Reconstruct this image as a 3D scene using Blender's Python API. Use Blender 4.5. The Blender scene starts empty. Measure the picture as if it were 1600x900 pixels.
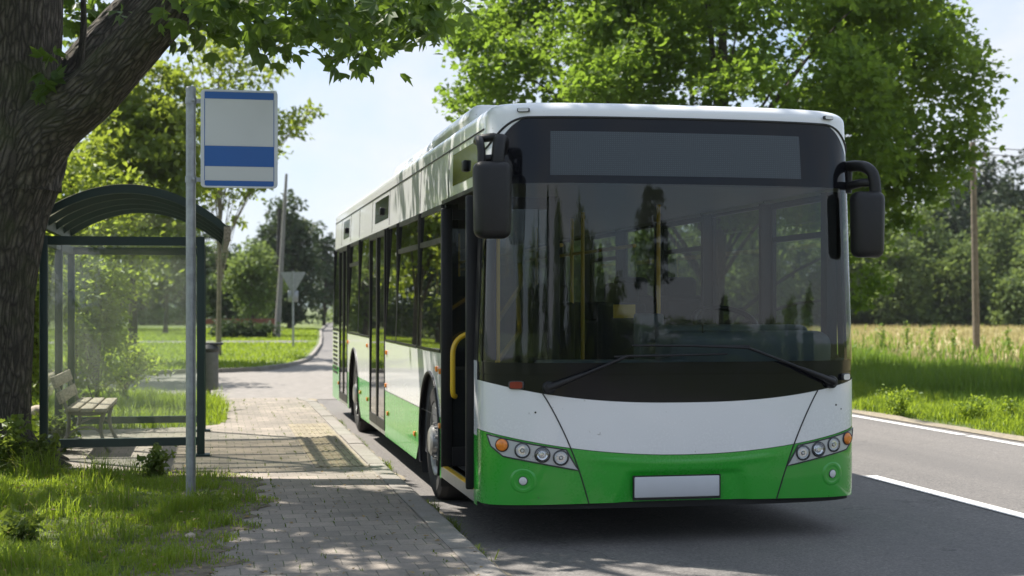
SKY_STRENGTH, SUN_STRENGTH, EXPOSURE = 0.098, 5.0, 1.12
CLOUD = (0.40, 0.63, 0.85, (4.35, 4.5, 4.75, 1))
VEIL = (0.70, (2.3, 3.05, 4.25, 1))
CONIFERS = [(12, -58, 6.2, 1.9), (-10, -52, 9, 2.4), (-16, -50, 8, 2.2), (30, -61, 3.6, 1.0)]
import bpy, bmesh, math, random
import numpy as np
from mathutils import Vector, Matrix
R = math.radians
random.seed(11)
rng = np.random.default_rng(11)
scn = bpy.context.scene
COL = scn.collection

# ------------------------------------------------------------------ camera numbers
F_PX, THETA, HCAM = 2345.0, math.atan(470.0 / 2345.0), 1.62
ST, CT = math.sin(THETA), math.cos(THETA)

def spot(px, py, z):
    """world point seen at photo position (px, py) at depth z metres"""
    u = (px - 800.0) * z / F_PX
    return Vector((z * ST + u * CT, z * CT - u * ST, HCAM + (475.0 - py) * z / F_PX))

def spot_ground(px, z, h=0.0):
    p = spot(px, 475, z)
    p.z = h
    return p

# ------------------------------------------------------------------ object helpers
def tag(o, label=None, cat=None, group=None, kind=None):
    if label: o['label'] = label
    if cat: o['category'] = cat
    if group: o['group'] = group
    if kind: o['kind'] = kind
    return o

def thing(name, label, cat, loc=(0, 0, 0), rz=0.0, group=None):
    o = bpy.data.objects.new(name, None)
    o.empty_display_size = 0.1
    COL.objects.link(o)
    o.location = loc
    o.rotation_euler = (0, 0, rz)
    return tag(o, label, cat, group)

def copy_tree(o, parent=None):
    c = o.copy()
    COL.objects.link(c)
    if parent is not None:
        c.parent = parent
    for ch in list(o.children):
        copy_tree(ch, c)
    return c

class MB:
    """collects shapes, then links them as ONE mesh object"""
    def __init__(self):
        self.v, self.f, self.m, self.s = [], [], [], []
    def add(self, verts, faces, mi=0, smooth=False):
        b = len(self.v)
        self.v.extend([tuple(p) for p in verts])
        for f in faces:
            self.f.append([b + i for i in f])
            self.m.append(mi)
            self.s.append(smooth)
        return self
    def box(self, x0, x1, y0, y1, z0, z1, mi=0):
        v = [(x0, y0, z0), (x1, y0, z0), (x1, y1, z0), (x0, y1, z0), (x0, y0, z1), (x1, y0, z1), (x1, y1, z1), (x0, y1, z1)]
        return self.add(v, [(0, 3, 2, 1), (4, 5, 6, 7), (0, 1, 5, 4), (1, 2, 6, 5), (2, 3, 7, 6), (3, 0, 4, 7)], mi)
    def rbox(self, x0, x1, y0, y1, z0, z1, r=0.02, seg=3, mi=0, mat=None):
        bm = bmesh.new()
        bmesh.ops.create_cube(bm, size=1.0)
        for v in bm.verts:
            v.co = Vector(((x0 + x1) / 2 + v.co.x * (x1 - x0), (y0 + y1) / 2 + v.co.y * (y1 - y0), (z0 + z1) / 2 + v.co.z * (z1 - z0)))
        bmesh.ops.bevel(bm, geom=bm.edges[:], offset=r, segments=seg, profile=0.5, affect='EDGES')
        if mat is not None:
            bmesh.ops.transform(bm, matrix=mat, verts=bm.verts)
        bm.verts.index_update()
        self.add([v.co[:] for v in bm.verts], [[v.index for v in f.verts] for f in bm.faces], mi, True)
        bm.free()
        return self
    def tube(self, pts, r, n=10, mi=0, caps=True, smooth=True):
        pts = [Vector(p) for p in pts]
        rs = r if isinstance(r, (list, tuple)) else [r] * len(pts)
        vs, fs = [], []
        up = None
        for i, p in enumerate(pts):
            t = (pts[min(i + 1, len(pts) - 1)] - pts[max(i - 1, 0)]).normalized()
            if up is None:
                up = Vector((0, 0, 1)) if abs(t.z) < 0.9 else Vector((1, 0, 0))
            a = t.cross(up)
            if a.length < 1e-5:
                a = t.cross(Vector((0, 1, 0)))
            a.normalize()
            b = a.cross(t).normalized()
            up = b
            for k in range(n):
                w = 2 * math.pi * k / n
                vs.append(p + (a * math.cos(w) + b * math.sin(w)) * rs[i])
        for i in range(len(pts) - 1):
            for k in range(n):
                k2 = (k + 1) % n
                fs.append((i * n + k, i * n + k2, (i + 1) * n + k2, (i + 1) * n + k))
        self.add(vs, fs, mi, smooth)
        if caps:
            self.add(vs[:n], [tuple(range(n))], mi)
            self.add(vs[-n:], [tuple(reversed(range(n)))], mi)
        return self
    def lathe(self, prof, origin, axis, n=28, mis=None):
        """prof: (radius, height along axis)"""
        axis = Vector(axis).normalized()
        a = axis.cross(Vector((0, 0, 1)) if abs(axis.z) < 0.9 else Vector((1, 0, 0))).normalized()
        b = axis.cross(a).normalized()
        o = Vector(origin)
        vs = []
        for (r, h) in prof:
            for k in range(n):
                w = 2 * math.pi * k / n
                vs.append(o + axis * h + (a * math.cos(w) + b * math.sin(w)) * max(r, 1e-4))
        for i in range(len(prof) - 1):
            mi = mis[i] if mis else 0
            fs = []
            for k in range(n):
                k2 = (k + 1) % n
                fs.append((i * n + k, (i + 1) * n + k, (i + 1) * n + k2, i * n + k2))
            used = vs[i * n:(i + 2) * n]
            self.add(used, [tuple(q - i * n for q in f) for f in fs], mi, True)
        return self
    def grid(self, P, mi=0, smooth=True, flip=False):
        nr, nc = len(P), len(P[0])
        fs = []
        for i in range(nr - 1):
            for j in range(nc - 1):
                q = (i * nc + j, i * nc + j + 1, (i + 1) * nc + j + 1, (i + 1) * nc + j)
                fs.append(tuple(reversed(q)) if flip else q)
        return self.add([p for row in P for p in row], fs, mi, smooth)
    def build(self, name, mats, parent=None, weld=False, bevel=None, loc=None):
        me = bpy.data.meshes.new(name)
        me.from_pydata([tuple(p) for p in self.v], [], self.f)
        for m in (mats if isinstance(mats, (list, tuple)) else [mats]):
            me.materials.append(m)
        me.polygons.foreach_set('material_index', self.m)
        me.polygons.foreach_set('use_smooth', self.s)
        if weld:
            bm = bmesh.new(); bm.from_mesh(me)
            bmesh.ops.remove_doubles(bm, verts=bm.verts, dist=1e-4)
            bmesh.ops.recalc_face_normals(bm, faces=bm.faces)
            bm.to_mesh(me); bm.free()
        me.update()
        o = bpy.data.objects.new(name, me)
        COL.objects.link(o)
        if parent is not None: o.parent = parent
        if loc is not None: o.location = loc
        if bevel:
            md = o.modifiers.new('bevel', 'BEVEL')
            md.width = bevel; md.segments = 2; md.limit_method = 'ANGLE'
        return o

def mesh_np(name, V, Fc, mats, parent=None, uv=None, smooth=False):
    """V (N,3), Fc (M,k) -> one mesh object"""
    me = bpy.data.meshes.new(name)
    V = np.ascontiguousarray(V, dtype=np.float32)
    Fc = np.ascontiguousarray(Fc, dtype=np.int32)
    M_, k = Fc.shape
    me.vertices.add(len(V)); me.vertices.foreach_set('co', V.ravel())
    me.loops.add(M_ * k); me.loops.foreach_set('vertex_index', Fc.ravel())
    me.polygons.add(M_); me.polygons.foreach_set('loop_start', np.arange(0, M_ * k, k, dtype=np.int32))
    me.polygons.foreach_set('use_smooth', np.full(M_, smooth, dtype=bool))
    if uv is not None:
        lay = me.uv_layers.new(name='UVMap')
        lay.data.foreach_set('uv', np.ascontiguousarray(uv, dtype=np.float32).ravel())
    me.update(calc_edges=True)
    for m in (mats if isinstance(mats, (list, tuple)) else [mats]):
        me.materials.append(m)
    o = bpy.data.objects.new(name, me)
    COL.objects.link(o)
    if parent is not None: o.parent = parent
    return o

# ------------------------------------------------------------------ materials
class NT:
    def __init__(self, name):
        self.m = bpy.data.materials.new(name)
        self.m.use_nodes = True
        self.t = self.m.node_tree
        self.t.nodes.clear()
        self.out = self.t.nodes.new('ShaderNodeOutputMaterial')
    def n(self, kind, **kw):
        nd = self.t.nodes.new('ShaderNode' + kind)
        for k, v in kw.items():
            if k.startswith('_'): setattr(nd, k[1:], v)
        for k, v in kw.items():
            if not k.startswith('_'):
                key = k.replace('__', ' ')
                if isinstance(v, bpy.types.NodeSocket): self.t.links.new(v, nd.inputs[key])
                else: nd.inputs[key].default_value = v
        return nd
    def link(self, a, b): self.t.links.new(a, b)
    def noise(self, scale, detail=4, rough=0.55, vec=None, dist=0.0):
        nd = self.n('TexNoise', Scale=scale, Detail=detail, Roughness=rough, Distortion=dist)
        self.link(vec if vec is not None else self.coord(), nd.inputs['Vector'])
        return nd.outputs['Fac']
    def coord(self, which='Object'):
        if not hasattr(self, 'tc'): self.tc = self.t.nodes.new('ShaderNodeTexCoord')
        return self.tc.outputs[which]
    def mapped(self, scale=(1, 1, 1), rot=(0, 0, 0), which='Object'):
        nd = self.n('Mapping', Scale=scale, Rotation=rot)
        self.link(self.coord(which), nd.inputs['Vector'])
        return nd.outputs['Vector']
    def ramp(self, fac, stops, interp='LINEAR'):
        nd = self.t.nodes.new('ShaderNodeValToRGB')
        cr = nd.color_ramp; cr.interpolation = interp
        while len(cr.elements) < len(stops): cr.elements.new(0.5)
        for e, (p, c) in zip(cr.elements, stops):
            e.position = p
            e.color = (c, c, c, 1) if isinstance(c, (int, float)) else (*c, 1)
        self.link(fac, nd.inputs['Fac'])
        return nd.outputs['Color']
    def mix(self, fac, a, b, mode='MIX'):
        nd = self.t.nodes.new('ShaderNodeMix'); nd.data_type = 'RGBA'; nd.blend_type = mode
        ia = [s for s in nd.inputs if s.type == 'RGBA']
        for s, v in ((nd.inputs[0], fac), (ia[0], a), (ia[1], b)):
            if isinstance(v, bpy.types.NodeSocket): self.link(v, s)
            elif isinstance(v, (int, float)): s.default_value = v
            else: s.default_value = (*v, 1)
        return [s for s in nd.outputs if s.type == 'RGBA'][0]
    def math(self, op, a, b=0.0, c=None):
        nd = self.t.nodes.new('ShaderNodeMath'); nd.operation = op
        for s, v in zip(nd.inputs, (a, b, c)):
            if v is None: continue
            if isinstance(v, bpy.types.NodeSocket): self.link(v, s)
            else: s.default_value = v
        return nd.outputs[0]
    def bump(self, h, strength=0.3, dist=0.01):
        nd = self.n('Bump', Strength=strength, Distance=dist)
        self.link(h, nd.inputs['Height'])
        return nd.outputs['Normal']
    def bsdf(self, col, rough=0.5, metal=0.0, coat=0.0, normal=None, spec=None, **kw):
        nd = self.t.nodes.new('ShaderNodeBsdfPrincipled')
        for key, v in (('Base Color', col), ('Roughness', rough), ('Metallic', metal), ('Coat Weight', coat)):
            s = nd.inputs[key]
            if isinstance(v, bpy.types.NodeSocket): self.link(v, s)
            elif key == 'Base Color': s.default_value = (*v, 1)
            else: s.default_value = v
        if spec is not None: nd.inputs['Specular IOR Level'].default_value = spec
        nd.inputs['Coat Roughness'].default_value = 0.04
        if normal is not None: self.link(normal, nd.inputs['Normal'])
        return nd.outputs[0]
    def done(self, shader):
        self.link(shader, self.out.inputs['Surface'])
        return self.m

def plain(name, col, rough=0.5, metal=0.0, coat=0.0, var=0.12, vscale=6.0, bump=None, spec=None):
    t = NT(name)
    nz = t.noise(vscale, 5)
    f = t.ramp(nz, [(0.3, 1.0 - var), (0.7, 1.0 + 0.0)])
    c = t.mix(1.0, col, f, 'MULTIPLY')
    rr = t.math('MULTIPLY_ADD', nz, 0.18, rough - 0.09)
    nrm = t.bump(t.noise(bump[0], 4), bump[1], 0.01) if bump else None
    return t.done(t.bsdf(c, rr, metal, coat, nrm, spec))

def glass(name, tint, r0=0.06, rough=0.0, dirt=0.0, dirtcol=(0.6, 0.6, 0.58), pw=5.0, refl=1.0):
    t = NT(name)
    lw = t.n('LayerWeight', Blend=0.5)
    f = t.math('POWER', lw.outputs['Facing'], pw)
    f = t.math('MULTIPLY_ADD', f, refl - r0, r0)
    gl = t.n('BsdfGlossy', Color=(1, 1, 1, 1), Roughness=rough)
    tr = t.n('BsdfTransparent', Color=(*tint, 1))
    base = tr.outputs[0]
    if dirt > 0:
        df = t.n('BsdfDiffuse', Color=(*dirtcol, 1))
        tl = t.n('BsdfTranslucent', Color=(*dirtcol, 1))
        m0 = t.n('MixShader', Fac=0.5); t.link(df.outputs[0], m0.inputs[1]); t.link(tl.outputs[0], m0.inputs[2])
        nz = t.noise(3.5, 6, 0.65, t.mapped((1, 1, 0.35)))
        df_f = t.math('MULTIPLY', t.ramp(nz, [(0.3, 0.35), (0.75, 1.6)]), dirt)
        m1 = t.t.nodes.new('ShaderNodeMixShader')
        t.link(df_f, m1.inputs[0]); t.link(tr.outputs[0], m1.inputs[1]); t.link(m0.outputs[0], m1.inputs[2])
        base = m1.outputs[0]
    m = t.t.nodes.new('ShaderNodeMixShader')
    t.link(f, m.inputs[0]); t.link(base, m.inputs[1]); t.link(gl.outputs[0], m.inputs[2])
    return t.done(m.outputs[0])

def leafmat(name, dark, light, trans, tfac=0.45, gloss=0.35):
    t = NT(name)
    g = t.t.nodes.new('ShaderNodeNewGeometry')
    rnd = g.outputs['Random Per Island']
    big = t.noise(0.55, 2)
    f = t.math('MULTIPLY_ADD', rnd, 0.65, t.math('MULTIPLY', big, 0.5))
    c = t.ramp(f, [(0.15, dark), (0.85, light)])
    tc = t.mix(0.75, c, trans)
    bs = t.bsdf(c, 0.5, 0, 0, None, gloss)
    tl = t.n('BsdfTranslucent'); t.link(tc, tl.inputs['Color'])
    m = t.t.nodes.new('ShaderNodeMixShader'); m.inputs[0].default_value = tfac
    t.link(bs, m.inputs[1]); t.link(tl.outputs[0], m.inputs[2])
    return t.done(m.outputs[0])

MAT = {}
def mk():
    M = MAT
    # bus paint -------------------------------------------------------------
    def paint(name, col, grime=(0.32, 0.28, 0.22)):
        t = NT(name)
        pos = t.coord('Object')
        nz = t.noise(2.2, 6, 0.6, t.mapped((1, 1, 0.45)))
        fine = t.noise(60, 3)
        sx = t.n('SeparateXYZ'); t.link(pos, sx.inputs[0])
        low = t.n('MapRange', From__Min=0.25, From__Max=0.95, To__Min=0.20, To__Max=0.03); t.link(sx.outputs['Z'], low.inputs['Value'])
        g = t.math('MULTIPLY', t.ramp(nz, [(0.4, 0.15), (0.75, 1.0)]), low.outputs[0])
        c = t.mix(g, col, grime)
        spk = t.noise(34, 2, 0.5); spk2 = t.noise(5, 3)
        c = t.mix(t.math('MULTIPLY', t.ramp(spk, [(0.70, 0.0), (0.74, 0.5)]), t.ramp(spk2, [(0.5, 0.0), (0.6, 1.0)])), c, (0.10, 0.085, 0.07))
        rr = t.math('MULTIPLY_ADD', fine, 0.1, t.math('MULTIPLY_ADD', g, 0.5, 0.2))
        wav = t.bump(t.noise(1.1, 2), 0.12, 0.02)
        return t.done(t.bsdf(c, rr, 0, 0.6, wav))
    M['white'] = paint('white_bus_paint', (0.74, 0.75, 0.76))
    M['green'] = paint('green_bus_paint', (0.012, 0.33, 0.018), (0.14, 0.22, 0.10))
    M['gloss_black'] = plain('gloss_black_panel', (0.006, 0.0065, 0.009), 0.10, 0, 0.0, 0.2, spec=0.28)
    M['black'] = plain('black_plastic', (0.011, 0.011, 0.012), 0.45, 0, 0, 0.3, 14, (120, 0.12), 0.35)
    M['rubber'] = plain('tyre_rubber', (0.022, 0.021, 0.02), 0.8, 0, 0, 0.35, 10, (60, 0.3))
    M['seam'] = plain('panel_gap_rubber', (0.02, 0.02, 0.02), 0.7)
    M['chassis'] = plain('chassis_black', (0.012, 0.012, 0.012), 0.8)
    M['screen'] = glass('windscreen_glass', (0.52, 0.56, 0.56), 0.048, 0, 0.001, (0.5, 0.5, 0.48))
    M['tint'] = glass('tinted_side_glass', (0.33, 0.37, 0.345), 0.10, 0.004, 0.008, (0.45, 0.44, 0.4))
    M['tint_light'] = glass('light_side_glass', (0.66, 0.72, 0.68), 0.09, 0.0, 0.004)
    M['cabglass'] = glass('clear_cab_glass', (0.92, 0.95, 0.93), 0.08, 0.0, 0.0)
    M['doorglass'] = glass('door_glass', (0.35, 0.38, 0.37), 0.09, 0, 0.02)
    M['lens'] = glass('lamp_lens', (0.93, 0.95, 0.96), 0.1)
    M['chrome'] = plain('lamp_reflector', (0.72, 0.73, 0.75), 0.14, 1.0, 0, 0.15, 40)
    M['lamp_dark'] = plain('lamp_bezel', (0.05, 0.052, 0.055), 0.3, 0.5)
    M['housing'] = plain('headlight_housing', (0.50, 0.52, 0.54), 0.3, 0.25, 0.3, 0.15, 8)
    M['amber'] = plain('amber_lens', (0.85, 0.25, 0.02), 0.18, 0, 0.6, 0.25, 60)
    M['red'] = plain('red_lens', (0.22, 0.006, 0.006), 0.2, 0, 0.5)
    M['clear'] = plain('clear_marker_lens', (0.62, 0.63, 0.63), 0.2, 0, 0.5)
    M['plate'] = plain('blank_plate', (0.50, 0.515, 0.54), 0.4, 0, 0, 0.05)
    M['rim'] = plain('steel_rim', (0.50, 0.50, 0.49), 0.38, 0.75, 0, 0.4, 8)
    M['alu'] = plain('aluminium', (0.55, 0.55, 0.54), 0.38, 0.9, 0, 0.2, 10)
    M['yellow_rail'] = plain('yellow_handrail', (0.80, 0.50, 0.015), 0.35, 0, 0.3, 0.1)
    M['int_grey'] = plain('interior_grey', (0.07, 0.073, 0.078), 0.6)
    M['ceil'] = plain('interior_ceiling', (0.13, 0.135, 0.14), 0.6)
    M['dash'] = plain('dashboard_plastic', (0.085, 0.115, 0.12), 0.5, 0, 0, 0.2, 5, (80, 0.15))
    M['seat'] = plain('seat_fabric', (0.022, 0.026, 0.03), 0.85, 0, 0, 0.4, 30, (150, 0.3))
    M['yellow_note'] = plain('yellow_card', (0.80, 0.55, 0.03), 0.5)
    # display: fine dot matrix behind dark glass
    t = NT('dot_matrix_display')
    mp = t.mapped((1, 1, 1))
    br = t.n('TexBrick', _offset=0.0, Color1=(0.085, 0.10, 0.112, 1), Color2=(0.07, 0.085, 0.097, 1), Mortar=(0.045, 0.055, 0.065, 1), Scale=1.0,
             Mortar__Size=0.004, Brick__Width=0.0135, Row__Height=0.0135)
    sx = t.n('SeparateXYZ'); t.link(mp, sx.inputs[0])
    cx = t.n('CombineXYZ'); t.link(sx.outputs['X'], cx.inputs['X']); t.link(sx.outputs['Z'], cx.inputs['Y'])
    t.link(cx.outputs[0], br.inputs['Vector'])
    M['display'] = t.done(t.bsdf(br.outputs['Color'], 0.3, 0, 0.0, None, 0.3))
    # street --------------------------------------------------------------------
    t = NT('weathered_asphalt')
    fine = t.math('MULTIPLY_ADD', t.noise(48, 4, 0.8), 0.75, t.math('MULTIPLY', t.noise(170, 3, 0.7), 0.25)); mid = t.noise(14, 6, 0.6); big = t.noise(0.45, 5, 0.6, t.mapped((1.0, 0.25, 1)))
    c = t.ramp(fine, [(0.36, (0.040, 0.038, 0.037)), (0.5, (0.138, 0.127, 0.118)), (0.64, (0.29, 0.27, 0.252))])
    c = t.mix(t.ramp(big, [(0.35, 0.0), (0.7, 0.6)]), c, (0.192, 0.175, 0.16))
    c = t.mix(t.ramp(mid, [(0.35, 0.35), (0.65, 0.0)]), c, (0.085, 0.082, 0.08))
    trk = t.noise(1.0, 3, 0.5, t.mapped((1.15, 0.03, 1)))
    c = t.mix(t.ramp(trk, [(0.4, 0.0), (0.62, 0.38)]), c, (0.065, 0.063, 0.063))
    drip = t.noise(3.1, 5, 0.7, t.mapped((1.0, 0.6, 1)))
    c = t.mix(t.ramp(drip, [(0.66, 0.0), (0.72, 0.55)]), c, (0.035, 0.034, 0.034))
    vo = t.n('TexVoronoi', _feature='DISTANCE_TO_EDGE', Scale=0.33); 
    wob = t.n('VectorMath', _operation='ADD'); t.link(t.coord(), wob.inputs[0])
    nzc = t.n('TexNoise', Scale=1.5, Detail=5); t.link(t.coord(), nzc.inputs['Vector']); t.link(nzc.outputs['Color'], wob.inputs[1]); t.link(wob.outputs[0], vo.inputs['Vector'])
    crack = t.ramp(vo.outputs['Distance'], [(0.0, 0.5), (0.004, 0.0)])
    c = t.mix(crack, c, (0.03, 0.029, 0.028))
    M['asphalt'] = t.done(t.bsdf(c, 0.8, 0, 0, t.bump(fine, 0.7, 0.006)))
    M['side_asphalt'] = plain('worn_pale_asphalt', (0.245, 0.225, 0.205), 0.85, 0, 0, 0.35, 5, (120, 0.5))
    # paving: mossy concrete blocks
    t = NT('concrete_block_paving')
    br = t.n('TexBrick', _offset=0.5, Color1=(0.315, 0.268, 0.222, 1), Color2=(0.21, 0.182, 0.155, 1), Mortar=(0.095, 0.087, 0.072, 1), Scale=1.0,
             Mortar__Size=0.0035, Mortar__Smooth=0.5, Brick__Width=0.165, Row__Height=0.215, Bias=-0.1)
    wv = t.n('VectorMath', _operation='MULTIPLY_ADD')
    nzw = t.n('TexNoise', Scale=2.0, Detail=3); t.link(t.coord(), nzw.inputs['Vector'])
    t.link(nzw.outputs['Color'], wv.inputs[0]); wv.inputs[1].default_value = (0.012, 0.012, 0); t.link(t.mapped((1, 1, 1)), wv.inputs[2])
    t.link(wv.outputs[0], br.inputs['Vector'])
    big = t.noise(1.3, 6, 0.65); fine = t.noise(60, 5, 0.75); spots = t.noise(7, 5, 0.6)
    c = t.mix(0.55, br.outputs['Color'], t.ramp(fine, [(0.25, 0.35), (0.75, 1.5)]), 'MULTIPLY')
    c = t.mix(t.ramp(big, [(0.36, 0.7), (0.60, 0.0)]), c, (0.135, 0.122, 0.10))
    moss = t.math('MULTIPLY', br.outputs['Fac'], t.ramp(t.noise(2.6, 5, 0.6), [(0.42, 0.0), (0.56, 1.0)]))
    c = t.mix(moss, c, (0.055, 0.085, 0.02))
    c = t.mix(t.ramp(spots, [(0.62, 0.0), (0.72, 0.5)]), c, (0.13, 0.12, 0.10))
    h = t.math('SUBTRACT', t.math('MULTIPLY', fine, 0.35), br.outputs['Fac'])
    M['paving'] = t.done(t.bsdf(c, 0.85, 0, 0, t.bump(h, 0.6, 0.012)))
    t = NT('kerb_concrete')
    fine = t.noise(90, 4, 0.65); big = t.noise(2.2, 6, 0.65)
    c = t.ramp(fine, [(0.25, (0.17, 0.158, 0.142)), (0.75, (0.33, 0.305, 0.275))])
    c = t.mix(t.ramp(big, [(0.4, 0.6), (0.65, 0.0)]), c, (0.15, 0.135, 0.11))
    M['kerb'] = t.done(t.bsdf(c, 0.85, 0, 0, t.bump(fine, 0.4, 0.008)))
    M['tactile'] = plain('yellow_tactile_slab', (0.30, 0.255, 0.175), 0.8, 0, 0, 0.45, 9, (90, 0.4))
    t = NT('worn_road_paint')
    w = t.noise(38, 6, 0.7)
    c = t.mix(t.ramp(w, [(0.40, 0.8), (0.56, 0.0)]), (0.72, 0.715, 0.70), (0.24, 0.23, 0.22))
    M['roadpaint'] = t.done(t.bsdf(c, 0.7))
    M['gravel'] = plain('sandy_verge', (0.34, 0.29, 0.21), 0.95, 0, 0, 0.5, 18, (90, 0.8))
    t = NT('earth_and_grass')
    big = t.noise(0.35, 6, 0.6); fine = t.noise(22, 6, 0.7)
    c = t.ramp(fine, [(0.3, (0.035, 0.055, 0.012)), (0.7, (0.10, 0.135, 0.028))])
    c = t.mix(t.ramp(big, [(0.45, 0.0), (0.7, 0.5)]), c, (0.12, 0.115, 0.045))
    M['soil'] = t.done(t.bsdf(c, 0.95, 0, 0, t.bump(fine, 0.8, 0.03)))
    t = NT('dry_field_ground')
    big = t.noise(0.12, 6, 0.6, t.mapped((1, 0.35, 1))); fine = t.noise(9, 6, 0.7)
    c = t.ramp(fine, [(0.3, (0.25, 0.21, 0.095)), (0.7, (0.41, 0.345, 0.18))])
    c = t.mix(t.ramp(big, [(0.45, 0.0), (0.68, 0.6)]), c, (0.12, 0.145, 0.035))
    M['dry'] = t.done(t.bsdf(c, 0.95))
    M['turf'] = plain('lawn_turf', (0.13, 0.175, 0.03), 0.95, 0, 0, 0.5, 3)
    M['bare_soil'] = plain('trodden_soil', (0.20, 0.165, 0.115), 0.95, 0, 0, 0.6, 14, (70, 0.9))
    # plants --------------------------------------------------------------------
    M['maple'] = leafmat('maple_leaf', (0.055, 0.11, 0.014), (0.125, 0.20, 0.028), (0.31, 0.46, 0.045), 0.53, 0.3)
    M['near_leaf'] = leafmat('roadside_leaf', (0.030, 0.068, 0.014), (0.075, 0.125, 0.02), (0.20, 0.31, 0.03), 0.42)
    M['mid_leaf'] = leafmat('young_tree_leaf', (0.055, 0.10, 0.014), (0.14, 0.19, 0.03), (0.38, 0.46, 0.045), 0.52)
    M['bush_leaf'] = leafmat('bush_leaf', (0.055, 0.095, 0.018), (0.15, 0.20, 0.035), (0.46, 0.56, 0.06), 0.55)
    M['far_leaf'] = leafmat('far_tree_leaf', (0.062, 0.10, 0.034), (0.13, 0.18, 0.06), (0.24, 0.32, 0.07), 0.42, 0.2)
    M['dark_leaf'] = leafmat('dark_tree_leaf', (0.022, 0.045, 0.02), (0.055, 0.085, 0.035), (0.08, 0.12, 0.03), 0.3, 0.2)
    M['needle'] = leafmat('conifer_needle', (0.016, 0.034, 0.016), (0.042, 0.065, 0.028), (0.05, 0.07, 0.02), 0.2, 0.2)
    M['grass'] = leafmat('grass_blade', (0.06, 0.118, 0.012), (0.175, 0.25, 0.03), (0.42, 0.54, 0.04), 0.5, 0.35)
    M['tallgrass'] = leafmat('tall_grass_blade', (0.06, 0.13, 0.016), (0.15, 0.235, 0.035), (0.30, 0.44, 0.04), 0.45, 0.3)
    M['drygrass'] = leafmat('dry_grass_blade', (0.24, 0.21, 0.085), (0.43, 0.37, 0.18), (0.48, 0.42, 0.19), 0.4, 0.2)
    M['litter'] = leafmat('fallen_leaf', (0.10, 0.06, 0.025), (0.30, 0.22, 0.08), (0.3, 0.2, 0.06), 0.15, 0.2)
    M['weed'] = leafmat('weed_leaf', (0.045, 0.085, 0.015), (0.12, 0.165, 0.03), (0.25, 0.32, 0.04), 0.45, 0.3)
    # bark with ridges running along the limb (uv: around, along)
    t = NT('furrowed_bark')
    uvv = t.mapped((1, 1, 1), which='UV')
    wv = t.n('VectorMath', _operation='MULTIPLY_ADD')
    nzw = t.n('TexNoise', Scale=3.0, Detail=4); t.link(uvv, nzw.inputs['Vector'])
    t.link(nzw.outputs['Color'], wv.inputs[0]); wv.inputs[1].default_value = (0.06, 0.3, 0); t.link(uvv, wv.inputs[2])
    mp = t.n('Mapping', Scale=(64, 11.0, 1)); t.link(wv.outputs[0], mp.inputs['Vector'])
    vo = t.n('TexVoronoi', _feature='DISTANCE_TO_EDGE', Scale=1.0); t.link(mp.outputs[0], vo.inputs['Vector'])
    fine = t.noise(38, 6, 0.7)
    ridge = t.ramp(vo.outputs['Distance'], [(0.0, 0.0), (0.4, 1.0)])
    c = t.mix(ridge, (0.025, 0.021, 0.016), (0.15, 0.128, 0.104))
    c = t.mix(0.7, c, t.ramp(fine, [(0.25, 0.45), (0.75, 1.5)]), 'MULTIPLY')
    c = t.mix(t.ramp(t.noise(1.7, 5, 0.6), [(0.5, 0.0), (0.7, 0.55)]), c, (0.06, 0.075, 0.02))
    h = t.math('ADD', t.math('MULTIPLY', ridge, 1.0), t.math('MULTIPLY', fine, 0.5))
    M['bark'] = t.done(t.bsdf(c, 0.95, 0, 0, t.bump(h, 0.9, 0.03)))
    M['bark_plain'] = plain('grey_brown_bark', (0.11, 0.09, 0.07), 0.95, 0, 0, 0.6, 12, (25, 0.8))
    M['pale_bark'] = plain('pale_bark', (0.27, 0.235, 0.17), 0.95, 0, 0, 0.55, 8, (25, 0.6))
    # furniture ------------------------------------------------------------------
    M['shelter'] = plain('dark_green_steel', (0.008, 0.030, 0.026), 0.5, 0, 0.0, 0.3, 5)
    M['shelter_glass'] = glass('dusty_shelter_glass', (0.93, 0.97, 0.94), 0.06, 0.0, 0.08, (0.62, 0.66, 0.60))
    M['galv'] = plain('galvanised_steel', (0.36, 0.375, 0.39), 0.45, 0.75, 0, 0.3, 18)
    M['sign_grey'] = plain('sign_face_grey', (0.60, 0.605, 0.60), 0.45, 0, 0, 0.07, 3)
    M['sign_blue'] = plain('sign_blue', (0.010, 0.10, 0.36), 0.4, 0, 0, 0.07, 3)
    M['sign_frame'] = plain('sign_frame_white', (0.62, 0.63, 0.64), 0.4, 0.2)
    t = NT('weathered_slats')
    g = t.noise(9, 6, 0.65, t.mapped((6, 0.5, 6)))
    c = t.ramp(g, [(0.3, (0.17, 0.13, 0.095)), (0.7, (0.42, 0.365, 0.30))])
    M['slat'] = t.done(t.bsdf(c, 0.75, 0, 0, t.bump(g, 0.3, 0.004)))
    M['iron'] = plain('bench_iron', (0.24, 0.22, 0.19), 0.6, 0.3, 0, 0.4, 15)
    M['bin'] = plain('bin_grey_steel', (0.15, 0.15, 0.145), 0.5, 0.4, 0, 0.3, 10)
    M['bin_dark'] = plain('bin_lid', (0.035, 0.037, 0.037), 0.5)
    M['pole_wood'] = plain('pole_timber', (0.19, 0.155, 0.115), 0.9, 0, 0, 0.45, 7, (30, 0.5))
    M['pole_dark'] = plain('pole_dark_timber', (0.035, 0.032, 0.03), 0.9)
    M['concrete'] = plain('pole_concrete', (0.20, 0.19, 0.175), 0.85, 0, 0, 0.3, 6)
    M['rail_red'] = plain('rust_red_rail', (0.22, 0.075, 0.045), 0.8, 0, 0, 0.35, 4)
    M['wire'] = plain('black_wire', (0.02, 0.02, 0.02), 0.6)
    M['stone'] = plain('pale_stone', (0.45, 0.38, 0.30), 0.9, 0, 0, 0.3, 15, (40, 0.5))
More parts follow.
